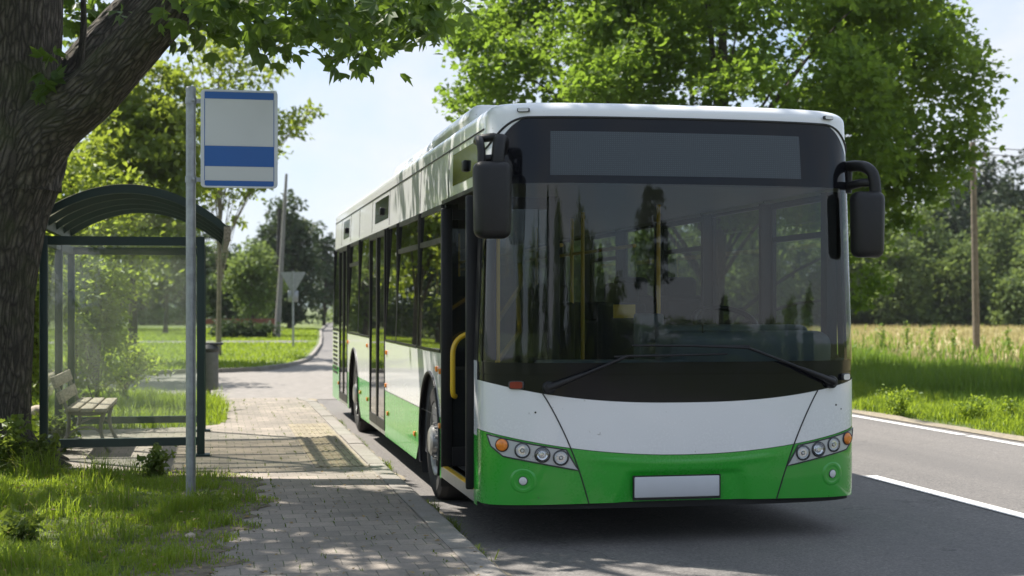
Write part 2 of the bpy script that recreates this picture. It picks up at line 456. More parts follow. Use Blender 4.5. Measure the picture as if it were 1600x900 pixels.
    M['rib'] = plain('pale_roof_rib', (0.50, 0.46, 0.37), 0.6, 0, 0, 0.3, 8)
    M['roofsheet'] = glass('smoked_roof_sheet', (0.74, 0.72, 0.62), 0.05, 0.05, 0.42, (0.62, 0.56, 0.44))
mk()
# ================================================================== SETTING
def sm(a, b, x):
    t = np.clip((x - a) / (b - a), 0, 1)
    return t * t * (3 - 2 * t)

LAWN_KERB = [(-60, 38.2), (-30, 36.4), (-8, 34.9), (-3, 34.7), (-1.5, 35.1), (0.2, 35.9), (1.1, 36.6), (1.9, 38.6), (2.6, 42), (3.2, 48), (4.1, 58), (5.0, 70), (6.4, 90), (9.5, 125), (15, 170)]
def road_left(y):
    return float(np.interp(y, [-80, 30, 36, 42, 48, 58, 70, 90, 125, 170], [1.62, 1.62, 1.75, 2.6, 3.2, 4.1, 5.0, 6.4, 9.5, 15]))
def road_right(y):
    return float(np.interp(y, [-80, 30, 45, 58, 70, 90, 125, 170], [9.42, 9.42, 10.0, 11.0, 12.0, 13.4, 16.5, 22]))

def gz(x, y):
    """height of the earth"""
    x = np.asarray(x, float); y = np.asarray(y, float)
    left = (1 - sm(1.45, 1.58, x)) * (1 - sm(23.0, 26.0, y)) * 0.14
    mound = 0.09 * np.exp(-(((x + 2.1) / 1.1) ** 2 + ((y - 14.3) / 1.2) ** 2)) * (1 - sm(-2.1, -1.75, x))
    lumps = 0.009 * (np.sin(x * 2.1 + y * 0.7) + np.sin(y * 1.7 - x * 1.3)) * (1 - sm(-0.4, 0.2, x)) * (1 - sm(22, 25, y)) * sm(-60, -2, x)
    right = sm(9.5, 10.4, x) * 0.035 - 0.16 * np.exp(-((x - 12.2) / 1.0) ** 2) + 0.05 * sm(14, 20, x)
    return -0.035 + left + mound + lumps + right * sm(9.3, 9.7, x)

def ground():
    xs = np.unique(np.concatenate([[-900, -500, -250, -120, -70, -45, -30, -20, -14, -10], np.arange(-8, 1.3, 0.3), [1.45, 1.52, 1.58, 2.2, 4, 6, 8, 9.3], np.arange(9.5, 21, 0.5), [24, 30, 45, 70, 110, 200, 400, 900]]))
    ys = np.unique(np.concatenate([[-600, -200, -90, -50, -20, -6, 0, 3], np.arange(5, 28, 0.35), np.arange(28, 60, 2.0), [70, 90, 130, 200, 350, 700, 1800]]))
    X, Y = np.meshgrid(xs, ys)
    Z = gz(X, Y)
    V = np.stack([X, Y, Z], -1).reshape(-1, 3)
    nx = len(xs); i, j = np.meshgrid(np.arange(len(ys) - 1), np.arange(nx - 1), indexing='ij')
    a = (i * nx + j).ravel()
    Fc = np.stack([a, a + 1, a + nx + 1, a + nx], -1)
    return tag(mesh_np('ground', V, Fc, MAT['soil'], smooth=True), kind='structure')
ground()

# carriageway
ys = list(np.arange(-48, 60, 2.0)) + list(np.arange(60, 171, 5.0))
mb = MB()
mb.grid([[(road_left(y) - (0.06 if y < 30 else 0), y, 0.0) if k == 0 else (road_left(y) + (road_right(y) - road_left(y)) * k / 4, y, 0.03 * (1 - (k / 2 - 1) ** 2)) for k in range(5)] for y in ys], flip=False)
tag(mb.build('road', MAT['asphalt']), kind='structure')
# side road coming in from the left
mb = MB()
SR_X = [-120, -60, -30, -12, -8, -5, -3, -1.5, 0, 1.6, 3.1]
SR_N = [37, 34, 32.2, 31.2, 30.9, 30.5, 29.8, 28.2, 26.3, 25.6, 25.0]
SR_F = [42, 38.4, 36.6, 35.2, 35.0, 34.8, 34.9, 35.3, 36.2, 37.4, 46.0]
mb.grid([[(x, a + (b - a) * k / 4, (0.028 if x > 3 else 0.006) + 0.012 * (1 - (k / 2 - 1) ** 2)) for k in range(5)] for x, a, b in zip(SR_X, SR_N, SR_F)], flip=True)
tag(mb.build('side_road', MAT['side_asphalt']), kind='structure')
# far lane crossing the lawn
mb = MB()
mb.grid([[(x, 60.5 - 0.06 * x, 0.075), (x, 64.0 - 0.06 * x, 0.075)] for x in (-90, -40, -10, 3.9)], flip=True)
tag(mb.build('far_lane', MAT['paving'] if False else MAT['asphalt']), kind='structure')
# sandy strip on the far side of the road
mb = MB()
rr = random.Random(3)
rows = []
for y in np.arange(0, 60, 0.5):
    rows.append([(road_right(y) - 0.08 - rr.random() * 0.05, y, 0.012), (road_right(y) + 0.15, y, 0.02), (road_right(y) + 0.11 + rr.random() * 0.16, y, 0.012)])
mb.grid(rows)
tag(mb.build('road_shoulder', MAT['gravel']), kind='structure')

# markings
def strip(mb, x, y0, y1, w, n=1):
    rows = []
    for i in range(n + 1):
        y = y0 + (y1 - y0) * i / n
        xx = x(y) if callable(x) else x
        k = (xx - road_left(y)) / (road_right(y) - road_left(y)) * 4
        z = 0.03 * (1 - (k / 2 - 1) ** 2)
        rows.append([(xx - w / 2, y, z + 0.005), (xx + w / 2, y, z + 0.005)])
    mb.grid(rows)
mb = MB()
cl = lambda y: 5.96 + (road_left(y) - 1.62) * 1.0
for a, b in ((-10, -6.5), (-3.0, 0.5), (3.5, 6.5), (8.9, 12.95), (13.95, 17), (20, 23.5), (26.5, 30), (36, 39.5), (45, 48.5), (54, 57.5)):
    strip(mb, cl, a, b, 0.15, 3)
tag(mb.build('centre_line', MAT['roadpaint']), kind='structure')
mb = MB()
el = lambda y: road_right(y) - 0.34
for a, b in ((-20, 16.9), (17.02, 60), (60, 120)):
    strip(mb, el, a, b, 0.13, 40)
tag(mb.build('edge_line', MAT['roadpaint']), kind='structure')

# pavement
def pave_edge(y):
    base = float(np.interp(y, [-20, 6, 8.5, 10, 11, 12.2, 13.2, 13.7, 14.0, 18.3, 18.6, 19.2, 22, 23.6, 24.5, 26], [-0.35, -0.2, -0.05, 0.12, 0.26, 0.36, 0.30, -0.2, -1.72, -1.72, -0.2, 0.15, 0.22, 0.1, -0.4, -1.5]))
    return base
def pave_z(y):
    return 0.13 - 0.115 * float(sm(22.8, 25.8, np.array(y)))
mb = MB()
rows = []
for y in np.unique(np.concatenate([np.arange(-20, 13.6, 0.3), np.arange(13.6, 19.0, 0.1), np.arange(19, 26.01, 0.2)])):
    e = pave_edge(y) + 0.06 * math.sin(y * 5.1) + 0.05 * math.sin(y * 13.7) + 0.04 * math.sin(y * 2.3 + 1)
    e2 = 1.425
    rows.append([(e + (e2 - e) * k / 6, y, pave_z(y)) for k in range(7)])
mb.grid(rows)
tag(mb.build('pavement', MAT['paving']), kind='structure')
# trodden soil lapping over the edge of the paving
mb = MB(); rows = []; rr = random.Random(8)
for y in np.arange(4, 13.75, 0.04):
    e = pave_edge(y) + 0.06 * math.sin(y * 5.1) + 0.05 * math.sin(y * 13.7) + 0.04 * math.sin(y * 2.3 + 1)
    o = 0.05 + 0.035 * math.sin(y * 9.3 + 2) + 0.02 * math.sin(y * 23 + 1) + 0.025 * rr.random()
    rows.append([(e - 0.55, y, float(gz(e - 0.55, y)) + 0.003), (e - 0.1, y, 0.137 + 0.004 * math.sin(y * 7)), (e + o * 0.6, y, 0.139), (e + o, y, 0.1315)])
mb.grid(rows)
tag(mb.build('bare_soil', MAT['bare_soil']), kind='structure')
# kerb stones
mb = MB()
y = -20.0
rr = random.Random(5)
while y < 25.6:
    L = 0.99
    za, zb = pave_z(y), pave_z(y + L)
    d = rr.uniform(-0.004, 0.004); dx = rr.uniform(-0.006, 0.006)
    x0, x1 = 1.43 + dx, 1.605 + dx
    vs = []
    for yy, z in ((y, za), (y + L, zb)):
        vs += [(x0, yy, -0.1), (x0, yy, z + 0.006 + d), (x1 - 0.03, yy, z + 0.006 + d), (x1 - 0.008, yy, z - 0.004 + d), (x1, yy, z - 0.03 + d), (x1, yy, -0.1)]
    mb.add(vs, [(i, i + 1, i + 7, i + 6) for i in range(5)] + [(5, 4, 3, 2, 1, 0), (6, 7, 8, 9, 10, 11)])
    y += 1.0
tag(mb.build('kerb', MAT['kerb']), kind='structure')
# gutter dirt along the kerb
mb = MB(); rows = []
for y in np.arange(3, 26, 0.25):
    rows.append([(1.56, y, 0.008), (1.66 + 0.10 * rr.random(), y, 0.009)])
mb.grid(rows)
tag(mb.build('gutter_grit', MAT['gravel']), kind='structure')
# tactile strip: slabs with raised bars
mb = MB()
for i in range(10):
    y0 = 13.75 + i * 0.5
    mb.box(0.93, 1.405, y0 + 0.004, y0 + 0.496, 0.10, 0.135 + rr.uniform(-0.001, 0.002))
    for k in range(7):
        xx = 0.97 + k * 0.062
        mb.box(xx, xx + 0.028, y0 + 0.02, y0 + 0.48, 0.13, 0.141)
tag(mb.build('tactile_paving', MAT['tactile']), kind='structure')
# lawn beyond the side road with its kerb
poly = [(x, y, 0.07) for x, y in LAWN_KERB] + [(-60, 170, 0.07)]
mb = MB().add(poly, [tuple(range(len(poly)))])
tag(mb.build('lawn', MAT['turf']), kind='structure')
mb = MB()
for (xa, ya), (xb, yb) in zip(LAWN_KERB[2:13], LAWN_KERB[3:14]):
    d = Vector((xb - xa, yb - ya, 0)).normalized(); nrm = Vector((d.y, -d.x, 0)) * 0.055
    A, B = Vector((xa, ya, 0)), Vector((xb, yb, 0))
    vs = [A - nrm, A + nrm, B + nrm, B - nrm]
    vs = [(v.x, v.y, -0.05) for v in vs] + [(v.x, v.y, 0.105) for v in vs]
    mb.add(vs, [(4, 5, 6, 7), (0, 1, 5, 4), (1, 2, 6, 5), (2, 3, 7, 6), (3, 0, 4, 7)])
tag(mb.build('lawn_kerb', MAT['kerb']), kind='structure')
# dry field
mb = MB()
mb.grid([[(x, y, z) for x, z in ((20.5 + 0.7 * math.sin(y * 0.9), 0.03), (26, 0.10), (60, 0.12), (190, 0.12))] for y in np.arange(6, 150, 3.0)])
tag(mb.build('field', MAT['dry']), kind='structure')
# low wooded hill at the horizon
mb = MB()
rows = []
for i, a in enumerate(np.linspace(-70, 75, 60)):
    h = 16 + 7 * math.sin(a * 0.13) + 4 * math.sin(a * 0.41 + 1)
    d = 620
    x, y = d * math.sin(R(a)), d * math.cos(R(a))
    rows.append([(x * 0.92, y * 0.92, -1), (x * 0.96, y * 0.96, h * 0.7), (x, y, h), (x * 1.12, y * 1.12, -1)])
mb.grid(rows)
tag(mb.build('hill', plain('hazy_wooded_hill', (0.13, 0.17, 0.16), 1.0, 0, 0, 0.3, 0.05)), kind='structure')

# ================================================================== VEGETATION
def unit(a):
    return a / np.maximum(np.linalg.norm(a, axis=-1, keepdims=True), 1e-9)

KITE = (np.array([[0, 0, 0], [-0.30, 0.42, 0.07], [0, 1, -0.06], [0.30, 0.42, 0.07]]), np.array([[0, 3, 2, 1]]))
LOBED = (np.array([[0, 0, 0], [-0.27, 0.52, 0.05], [0, 1.0, -0.10], [0.27, 0.52, 0.05],
                   [-0.40, 0.14, 0.04], [-0.60, 0.62, 0.02], [-0.22, 0.55, 0.06], [0.40, 0.14, 0.04], [0.60, 0.62, 0.02], [0.22, 0.55, 0.06]]),
         np.array([[0, 3, 2, 1], [0, 6, 5, 4], [0, 7, 8, 9]]))
# a spray of five leaflets on one stalk
def _spray():
    V, Fc = [], []
    for (bx, by, ang, L) in ((0, 0.42, 0, 0.58), (0, 0.34, 55, 0.5), (0, 0.34, -55, 0.5), (0, 0.12, 80, 0.42), (0, 0.12, -80, 0.42)):
        c, s = math.cos(R(ang)), math.sin(R(ang)); b = len(V)
        for (x, y, z) in ((0, 0, 0), (-0.2 * L * 1.3, 0.45 * L, 0.05), (0, L, -0.1 * L), (0.2 * L * 1.3, 0.45 * L, 0.05)):
            V.append([bx + x * c + y * s, by - x * s + y * c, z - 0.12 * abs(ang) / 80])
        Fc.append([b, b + 3, b + 2, b + 1])
    return np.array(V), np.array(Fc)
SPRAY = _spray()

def leaf_geo(P, size, tmpl, rg, up=0.7, droop=0.25, outdir=None):
    n = len(P)
    N = unit(rg.normal(size=(n, 3)) * 0.75 + np.array([0, 0, up]))
    A = rg.normal(size=(n, 3))
    if outdir is not None: A = A * 0.6 + outdir * 0.9
    A = A + np.array([0, 0, -droop * 1.2])
    A = unit(A - (A * N).sum(1, keepdims=True) * N)
    B = np.cross(A, N)
    T, Fc = tmpl
    s = (size * rg.uniform(0.55, 1.4, n))[:, None, None]
    V = P[:, None, :] + s * (T[None, :, 0:1] * B[:, None, :] + T[None, :, 1:2] * A[:, None, :] + T[None, :, 2:3] * N[:, None, :])
    F2 = Fc[None] + (np.arange(n) * len(T))[:, None, None]
    return V.reshape(-1, 3), F2.reshape(-1, Fc.shape[1])

def crown_mesh(name, clumps, size, tmpl, mat, parent, rg, up=0.7, droop=0.25, origin=(0, 0, 0), dome=False):
    """clumps: (centre, radius, flatten, count)"""
    PP, OO = [], []
    for c, r, fl, n in clumps:
        d = unit(rg.normal(size=(n, 3)))
        if dome: d[:, 2] = np.abs(d[:, 2]) * 1.25 - 0.25; d = unit(d)
        rad = r * (0.25 + 0.75 * rg.random((n, 1)) ** 0.6) * (1 + 0.25 * rg.normal(size=(n, 1)))
        p = d * rad; p[:, 2] *= fl
        p[:, 2] -= 0.18 * (p[:, 0] ** 2 + p[:, 1] ** 2) / max(r, 0.1)
        PP.append(np.asarray(c)[None] + p); OO.append(d)
    P = np.concatenate(PP) - np.asarray(origin)[None]
    V, Fc = leaf_geo(P, size, tmpl, rg, up, droop, np.concatenate(OO))
    return mesh_np(name, V, Fc, mat, parent)

def ellip_clumps(center, radii, n, r0, r1, per, rg, shell=0.45, fl=0.65, zmin=None, lump=0.16, gap=None):
    out = []
    ph = rg.uniform(0, 6.28, 6)
    for _ in range(n):
        d = unit(rg.normal(size=3))
        az = math.atan2(d[1], d[0])
        k = 1 + lump * (math.sin(3 * az + ph[0]) + math.sin(5 * az + 4 * d[2] + ph[1]) + 0.7 * math.sin(7 * d[2] + 2 * az + ph[2]))
        q = (shell + (1 - shell) * rg.random() ** 0.7) * k
        c = np.asarray(center) + d * np.asarray(radii) * q
        if zmin is not None and c[2] < zmin: c[2] = zmin + rg.random() * 0.8
        r = rg.uniform(r0, r1)
        out.append((c, r, fl, int(per * (r / r1) ** 2 * rg.uniform(0.7, 1.2)) + 3))
    return out

def bez(a, b, c, n=7):
    a, b, c = np.asarray(a, float), np.asarray(b, float), np.asarray(c, float)
    return [a * (1 - t) ** 2 + 2 * b * t * (1 - t) + c * t * t for t in np.linspace(0, 1, n)]

def wood_mesh(name, tubes, mat, parent, origin=(0, 0, 0)):
    mb = MB(); o = np.asarray(origin)
    for pts, rads, nseg in tubes:
        mb.tube([tuple(np.asarray(p) - o) for p in pts], list(rads), nseg, caps=True)
    return mb.build(name, mat, parent)

def tree(name, label, base, trunk_r, height, crowns, leaf, leafm, barkm, rg, tmpl=KITE, limbs=22, limbr=0.42, lean=(0, 0), group=None, extra=(), cat='tree', up=0.7, droop=0.25, trunk_top=0.75, dome=False):
    """crowns: list of ellip_clumps kwargs with offsets from base"""
    base = np.asarray(base, float)
    t = thing(name, label, cat, tuple(base), 0, group)
    clumps = list(extra)
    for k in crowns:
        k = dict(k); k['center'] = base + np.asarray(k['center'])
        if k.get('zmin') is not None: k['zmin'] = base[2] + k['zmin']
        clumps += ellip_clumps(rg=rg, **k)
    top = base + np.array([lean[0], lean[1], height * trunk_top])
    mid = base + np.array([lean[0] * 0.3 + trunk_r, lean[1] * 0.3, height * trunk_top * 0.5])
    tr = bez(base - np.array([0, 0, 0.15]), mid, top, 9)
    rads = [trunk_r * (1.25 if i == 0 else 1) * (1 - 0.78 * i / 8) for i in range(9)]
    tubes = [(tr, rads, 10)]
    sel = rg.choice(len(clumps), min(limbs, len(clumps)), replace=False)
    for i in sel:
        c = np.asarray(clumps[i][0])
        k = rg.uniform(0.3, 0.95)
        hz = np.clip((c[2] - base[2]) * 0.55, height * 0.16, height * trunk_top * 0.9) / (height * trunk_top)
        j = int(np.clip(hz * 8, 1, 7)); a = tr[j]
        m = a * 0.5 + c * 0.5 + np.array([0, 0, 0.18 * np.linalg.norm(c - a)]) + rg.normal(size=3) * 0.08
        tubes.append((bez(a, m, c, 6), [max(rads[j] * limbr * (1 - 0.85 * q / 5), 0.012) for q in range(6)], 6))
    wood_mesh('trunk', tubes, barkm, t, base)
    crown_mesh('crown', clumps, leaf, tmpl, leafm, t, rg, up, droop, base, dome)
    return t

# ---- grass ------------------------------------------------------------------
def blades(name, X, Y, H, W, mat, rg, lean=0.5, zfun=gz):
    n = len(X)
    Z = zfun(X, Y) - 0.01
    az = rg.uniform(0, 6.283, n); bz = az + rg.normal(0, 0.6, n) + 1.57
    d = np.stack([np.cos(az), np.sin(az)], -1); w = np.stack([np.cos(bz), np.sin(bz)], -1) * (W * 0.5)[:, None]
    L = np.abs(rg.normal(0, lean, n)) * H
    V = np.zeros((n, 5, 3))
    base = np.stack([X, Y, Z], -1)
    V[:, 0] = base; V[:, 0, :2] -= w
    V[:, 1] = base; V[:, 1, :2] += w
    V[:, 2] = base; V[:, 2, :2] += w * 0.75 + d * (L * 0.28)[:, None]; V[:, 2, 2] += H * 0.6
    V[:, 3] = base; V[:, 3, :2] += -w * 0.75 + d * (L * 0.28)[:, None]; V[:, 3, 2] += H * 0.6
    V[:, 4] = base; V[:, 4, :2] += d * L[:, None]; V[:, 4, 2] += H * (1 - 0.25 * np.clip(L / H, 0, 1.5))
    b = (np.arange(n) * 5)[:, None]
    F1 = np.concatenate([b, b + 1, b + 2, b + 3], 1)
    F2 = np.concatenate([b + 3, b + 2, b + 4, b + 4], 1)
    # the tip as a quad with a tiny last edge
    V6 = np.concatenate([V, V[:, 4:5] + np.array([0.0015, 0, 0])], 1)
    b = (np.arange(n) * 6)[:, None]
    F1 = np.concatenate([b, b + 1, b + 2, b + 3], 1); F2 = np.concatenate([b + 3, b + 2, b + 5, b + 4], 1)
    return tag(mesh_np(name, V6.reshape(-1, 3), np.concatenate([F1, F2]), mat), kind='stuff')

def clumpy(X, Y, s=1.0):
    return 0.5 + 0.25 * (np.sin(X * 2.3 * s + 1.7 * np.sin(Y * 1.1 * s)) + np.sin(Y * 2.9 * s + 1.3 * np.sin(X * 1.9 * s + 2)))
# near verge grass
rg = np.random.default_rng(21)
pe = np.vectorize(pave_edge)
def near_grass():
    n = 210000
    X = rg.uniform(-5.2, 0.5, n); Y = 5.5 + rg.random(n) ** 1.0 * 9.2
    c = clumpy(X, Y, 1.2); c2 = clumpy(X + 9, Y - 3, 3.1); c3 = clumpy(X * 1.3 - 4, Y * 1.2, 5.3)
    e = pe(Y) + 0.06 * np.sin(Y * 5.1) + 0.05 * np.sin(Y * 13.7) + 0.04 * np.sin(Y * 2.3 + 1)
    edge = e - X
    keep = (edge > -0.16 * c2 - 0.02) & (rg.random(n) < 0.35 + 0.75 * c) & (X > -0.36 * Y + 0.3 - 0.6)
    keep &= ~((edge < 0.22 * (0.2 + c3)) & (rg.random(n) < 0.55)) & ~((c3 < 0.3) & (rg.random(n) < 0.6))
    X, Y, c, c2, edge = X[keep], Y[keep], c[keep], c2[keep], edge[keep]
    H = (0.032 + 0.085 * c * c2 + 0.075 * (c2 > 0.86)) * rg.uniform(0.6, 1.5, len(X)) * np.clip(0.45 + edge * 1.1, 0.35, 1.15)
    H *= 1 + 0.25 * np.exp(-(((X + 2.0) / 0.9) ** 2 + ((Y - 13.6) / 0.9) ** 2))
    W = rg.uniform(0.004, 0.009, len(X)) + 0.002
    vz = lambda a, b: np.maximum(gz(a, b), np.where(a > pe(b) - 0.3, 0.138, np.where(a > pe(b) - 0.55, 0.12, -9)) * np.where(b < 13.8, 1, -9))
    dr = rg.random(len(X)) < 0.07
    blades('verge_grass', X[~dr], Y[~dr], H[~dr], W[~dr], MAT['grass'], rg, 0.7, vz)
    blades('dry_verge_grass', X[dr], Y[dr], H[dr] * 0.9, W[dr] * 0.7, MAT['drygrass'], rg, 0.9, vz)
    # behind the shelter and along the walk
    n = 110000
    X = rg.uniform(-9, 0.3, n); Y = rg.uniform(14.2, 31.2, n)
    keep = (X < np.where(Y < 24, pe(np.minimum(Y, 24)), np.interp(Y, [24, 25.5, 26.3, 28.2, 29.8, 30.5, 31.2], [0.1, 0.0, -0.2, -1.7, -3.2, -5.2, -12])) + 0.03) & (X > -0.36 * Y - 1) & ~((X > -1.8) & (Y < 18.4))
    keep &= rg.random(n) < 0.4 + 0.7 * clumpy(X, Y)
    X, Y = X[keep], Y[keep]
    blades('back_grass', X, Y, rg.uniform(0.06, 0.22, len(X)) * (0.6 + clumpy(X, Y, 2)), rg.uniform(0.007, 0.014, len(X)), MAT['grass'], rg, 0.5)
    # stray tufts in the joints of the paving and in the gutter
    n = 5200
    Y = rg.uniform(7.5, 24, n); k = rg.integers(0, 9, n)
    X = 0.0 + k * 0.165 + rg.normal(0, 0.012, n)
    keep = (rg.random(n) < 0.30 * (clumpy(X * 3, Y, 2.3) > 0.58) + 0.8 * np.exp(-((X - pe(Y)) / 0.16) ** 2)) & (X > pe(Y)) & (X < 1.43)
    X, Y = X[keep], Y[keep]
    blades('joint_grass', X, Y, rg.uniform(0.01, 0.035, len(X)), rg.uniform(0.006, 0.012, len(X)), MAT['weed'], rg, 0.9, lambda a, b: np.full(len(a), 0.135))
    n = 5200
    Y = rg.uniform(8.6, 21, n); X = 1.625 + np.abs(rg.normal(0, 0.035, n))
    d = clumpy(X * 0, Y, 2.1) + 0.75 * np.exp(-((Y - 10.35) / 0.5) ** 2)
    keep = rg.random(n) < np.clip((d - 0.62) * 2.4, 0, 1)
    X, Y, d = X[keep], Y[keep], d[keep]
    blades('gutter_weeds', X, Y, rg.uniform(0.03, 0.11, len(X)) * (0.5 + 0.8 * np.clip(d, 0, 1.4)), rg.uniform(0.006, 0.013, len(X)), MAT['weed'], rg, 0.8, lambda a, b: np.full(len(a), 0.005))
near_grass()
def litter():
    n = 420
    Y = rg.uniform(7.6, 14, n); X = rg.uniform(-1.6, 1.75, n) - 0.3 * rg.random(n)
    P = np.stack([X, Y, np.where(X > 1.62, 0.012, np.where(X > pe(Y), 0.139, 0.19))], -1)
    V, Fc = leaf_geo(P, 0.035, KITE, rg, 4.0, 0.0)
    tag(mesh_np('leaf_litter', V, Fc, MAT['litter']), kind='stuff')
litter()

def lawn_grass():
    n = 110000
    X = rg.uniform(-22, 6.5, n); Y = 36.3 + rg.random(n) ** 1.3 * 60
    rl = np.interp(Y, [36.3, 38.6, 42, 48, 58, 70, 90, 125], [0.5, 1.7, 2.45, 3.05, 3.95, 4.85, 6.25, 9.4])
    off = Y + 0.06 * X
    keep = (X < rl) & ~((off > 60.4) & (off < 64.1))
    X, Y = X[keep], Y[keep]
    blades('lawn_grass', X, Y, rg.uniform(0.05, 0.13, len(X)), 0.02 + 0.02 * (Y > 55) + rg.random(len(X)) * 0.02, MAT['grass'], rg, 0.5, lambda a, b: np.full(len(a), 0.07))
lawn_grass()

def right_grass():
    # mown strip by the road
    n = 120000
    Y = 9 + rg.random(n) ** 1.4 * 42; X = rg.uniform(9.7, 12.4, n)
    rrt = np.interp(Y, [9, 30, 45, 60], [9.42, 9.42, 10, 11])
    ed = X - rrt - 0.42
    keep = (ed > -0.1) & (rg.random(n) < np.clip(0.25 + ed * 2.5, 0.15, 1))
    X, Y, ed = X[keep], Y[keep], ed[keep]
    c = clumpy(X, Y, 1.0)
    H = rg.uniform(0.08, 0.24, len(X)) * (0.5 + c) * np.clip(0.5 + ed, 0.4, 1.2)
    blades('mown_grass', X, Y, H, rg.uniform(0.010, 0.022, len(X)), MAT['grass'], rg, 0.5)
    # tall meadow
    n = 130000
    X = 11.2 + rg.random(n) ** 1.1 * 7.6; Y = rg.uniform(13, 56, n)
    c = clumpy(X, Y, 0.45); c2 = clumpy(X, Y, 1.6)
    keep = (rg.random(n) < 0.45 + 0.6 * c2) & (X > 11.15 + 0.5 * c2)
    X, Y, c, c2 = X[keep], Y[keep], c[keep], c2[keep]
    H = (0.20 + 0.34 * c * sm(11, 12.6, X) + 0.14 * c2) * rg.uniform(0.5, 1.25, len(X)) * (1 - 0.5 * sm(14.5, 18.5, X))
    blades('meadow_grass', X, Y, H, rg.uniform(0.014, 0.03, len(X)), MAT['tallgrass'], rg, 0.35)
    # seeding stalks of the dry field
    n = 90000
    X = 17.0 + rg.random(n) ** 1.5 * 57; Y = rg.uniform(22, 105, n)
    keep = rg.random(n) < 0.35 + 0.6 * clumpy(X, Y, 0.3)
    X, Y = X[keep], Y[keep]
    k = rg.random(len(X)) < 0.30 * (1 - sm(20, 34, X)) + 0.02
    zf = lambda a, b: np.full(len(a), 0.08)
    blades('field_grass', X[~k], Y[~k], rg.uniform(0.12, 0.36, (~k).sum()), rg.uniform(0.03, 0.07, (~k).sum()), MAT['drygrass'], rg, 0.4, zf)
    blades('field_weeds', X[k], Y[k], rg.uniform(0.2, 0.5, k.sum()) * (0.6 + 0.8 * clumpy(X[k], Y[k], 0.7)), rg.uniform(0.03, 0.07, k.sum()), MAT['tallgrass'], rg, 0.3, zf)
right_grass()

def herb(name, label, base, n, h, spread, rg, mat='weed', leaf=0.07, group=None, cat='weed plant'):
    """a leafy plant: stems carrying leaves"""
    t = thing(name, label, cat, tuple(base), 0, group)
    tubes, P, O = [], [], []
    for i in range(n):
        a = rg.uniform(0, 6.28); q = rg.uniform(0.1, 1) * spread; hh = h * rg.uniform(0.5, 1.05)
        b0 = np.array([math.cos(a), math.sin(a), 0]) * q * 0.3
        tip = np.array([math.cos(a) * q, math.sin(a) * q, hh])
        pts = bez(b0 - np.array([0, 0, 0.08]), b0 + np.array([0, 0, hh * 0.7]), tip, 6)
        tubes.append((pts, [0.004 + 0.003 * h * (1 - j / 6) for j in range(6)], 4))
        for j in range(1, 6):
            for _ in range(5):
                P.append(pts[j] + rg.normal(size=3) * 0.02 * (1 + h)); d = rg.normal(size=3); d[2] = abs(d[2]) * 0.3; O.append(d / np.linalg.norm(d))
    wood_mesh('stem', tubes, MAT[mat], t)
    V, Fc = leaf_geo(np.array(P), leaf, KITE, rg, 0.8, 0.15, np.array(O))
    mesh_np('foliage', V, Fc, MAT[mat], t)
    return t
rgw = np.random.default_rng(5)
def gpt(px, py, dz=0.0):
    z = F_PX * (HCAM - 0.14) / (py - 475)
    p = spot(px, py, z); p.z = float(gz(p.x, p.y)) + dz
    return p
herb('weed_plant', 'dark leafy weed growing up against the foot of the big trunk', spot_ground(14, 13.05, 0.12), 22, 0.50, 0.22, rgw, leaf=0.075)
herb('weed_plant', 'leafy weed beside the trunk foot, between the trunk and the shelter', spot_ground(66, 13.7, 0.12), 14, 0.28, 0.16, rgw, leaf=0.07)
herb('weed_plant', 'bright nettle-like weed growing at the left foot of the shelter glass', gpt(92, 704), 20, 0.40, 0.24, rgw, leaf=0.08)
herb('weed_plant', 'small weed standing under the bottom rail of the shelter', gpt(245, 742), 16, 0.26, 0.16, rgw, leaf=0.055)
herb('weed_plant', 'broad low weed in the sunny grass at the lower left edge', gpt(35, 835), 12, 0.14, 0.14, rgw, leaf=0.07)
herb('weed_plant', 'low weed tuft at the foot of the bus stop pole', gpt(322, 790), 14, 0.12, 0.12, rgw, leaf=0.045)
for i, (px, z, h, lab) in enumerate(((1405, 21.8, 0.4, 'light green tall weed at the front of the tall grass, nearest the bus'),
                                     (1515, 20.8, 0.34, 'light green bushy weed in the tall grass, in line with the telegraph pole'),
                                     (1583, 20.2, 0.42, 'light green tall weed in the tall grass at the right edge of the view'))):
    p = spot_ground(px, z); p.z = float(gz(p.x, p.y))
    herb('weed_plant', lab, p, 16, h, 0.34, rgw, 'grass', 0.06)
for px, z, h, lab in ((1378, 44, 1.15, 'dark upright weed in the dry field, nearest the bus'), (1418, 50, 1.3, 'thin seeding stalk above the dry field left of the telegraph pole'),
                      (1456, 46, 1.0, 'bushy dark weed in the dry field midway between bus and telegraph pole'), (1492, 47, 0.95, 'narrow dark weed in the dry field just left of the telegraph pole'),
                      (1575, 45, 0.9, 'dark weed in the dry field right of the telegraph pole')):
    p = spot_ground(px, z, 0.05)
    herb('weed_plant', lab, p, 4, h * .85, 0.13, rgw, 'tallgrass', 0.10)
# stone in the grass
def stone(label, p, r):
    mb = MB(); bm = bmesh.new(); bmesh.ops.create_icosphere(bm, subdivisions=2, radius=r)
    for v in bm.verts:
        v.co *= 1 + 0.15 * math.sin(v.co.x * 60 + v.co.y * 40); v.co.z *= 0.6
    mb.add([v.co[:] for v in bm.verts], [[v.index for v in f.verts] for f in bm.faces], 0, True); bm.free()
    o = mb.build('stone', MAT['stone']); o.location = p
    tag(o, label, 'stone')
stone('small pale stone lying in the short grass beside the paving', gpt(296, 836, 0.03), 0.038)
stone('pale round stone between the big trunk and the shelter post', gpt(62, 700, 0.42), 0.1)

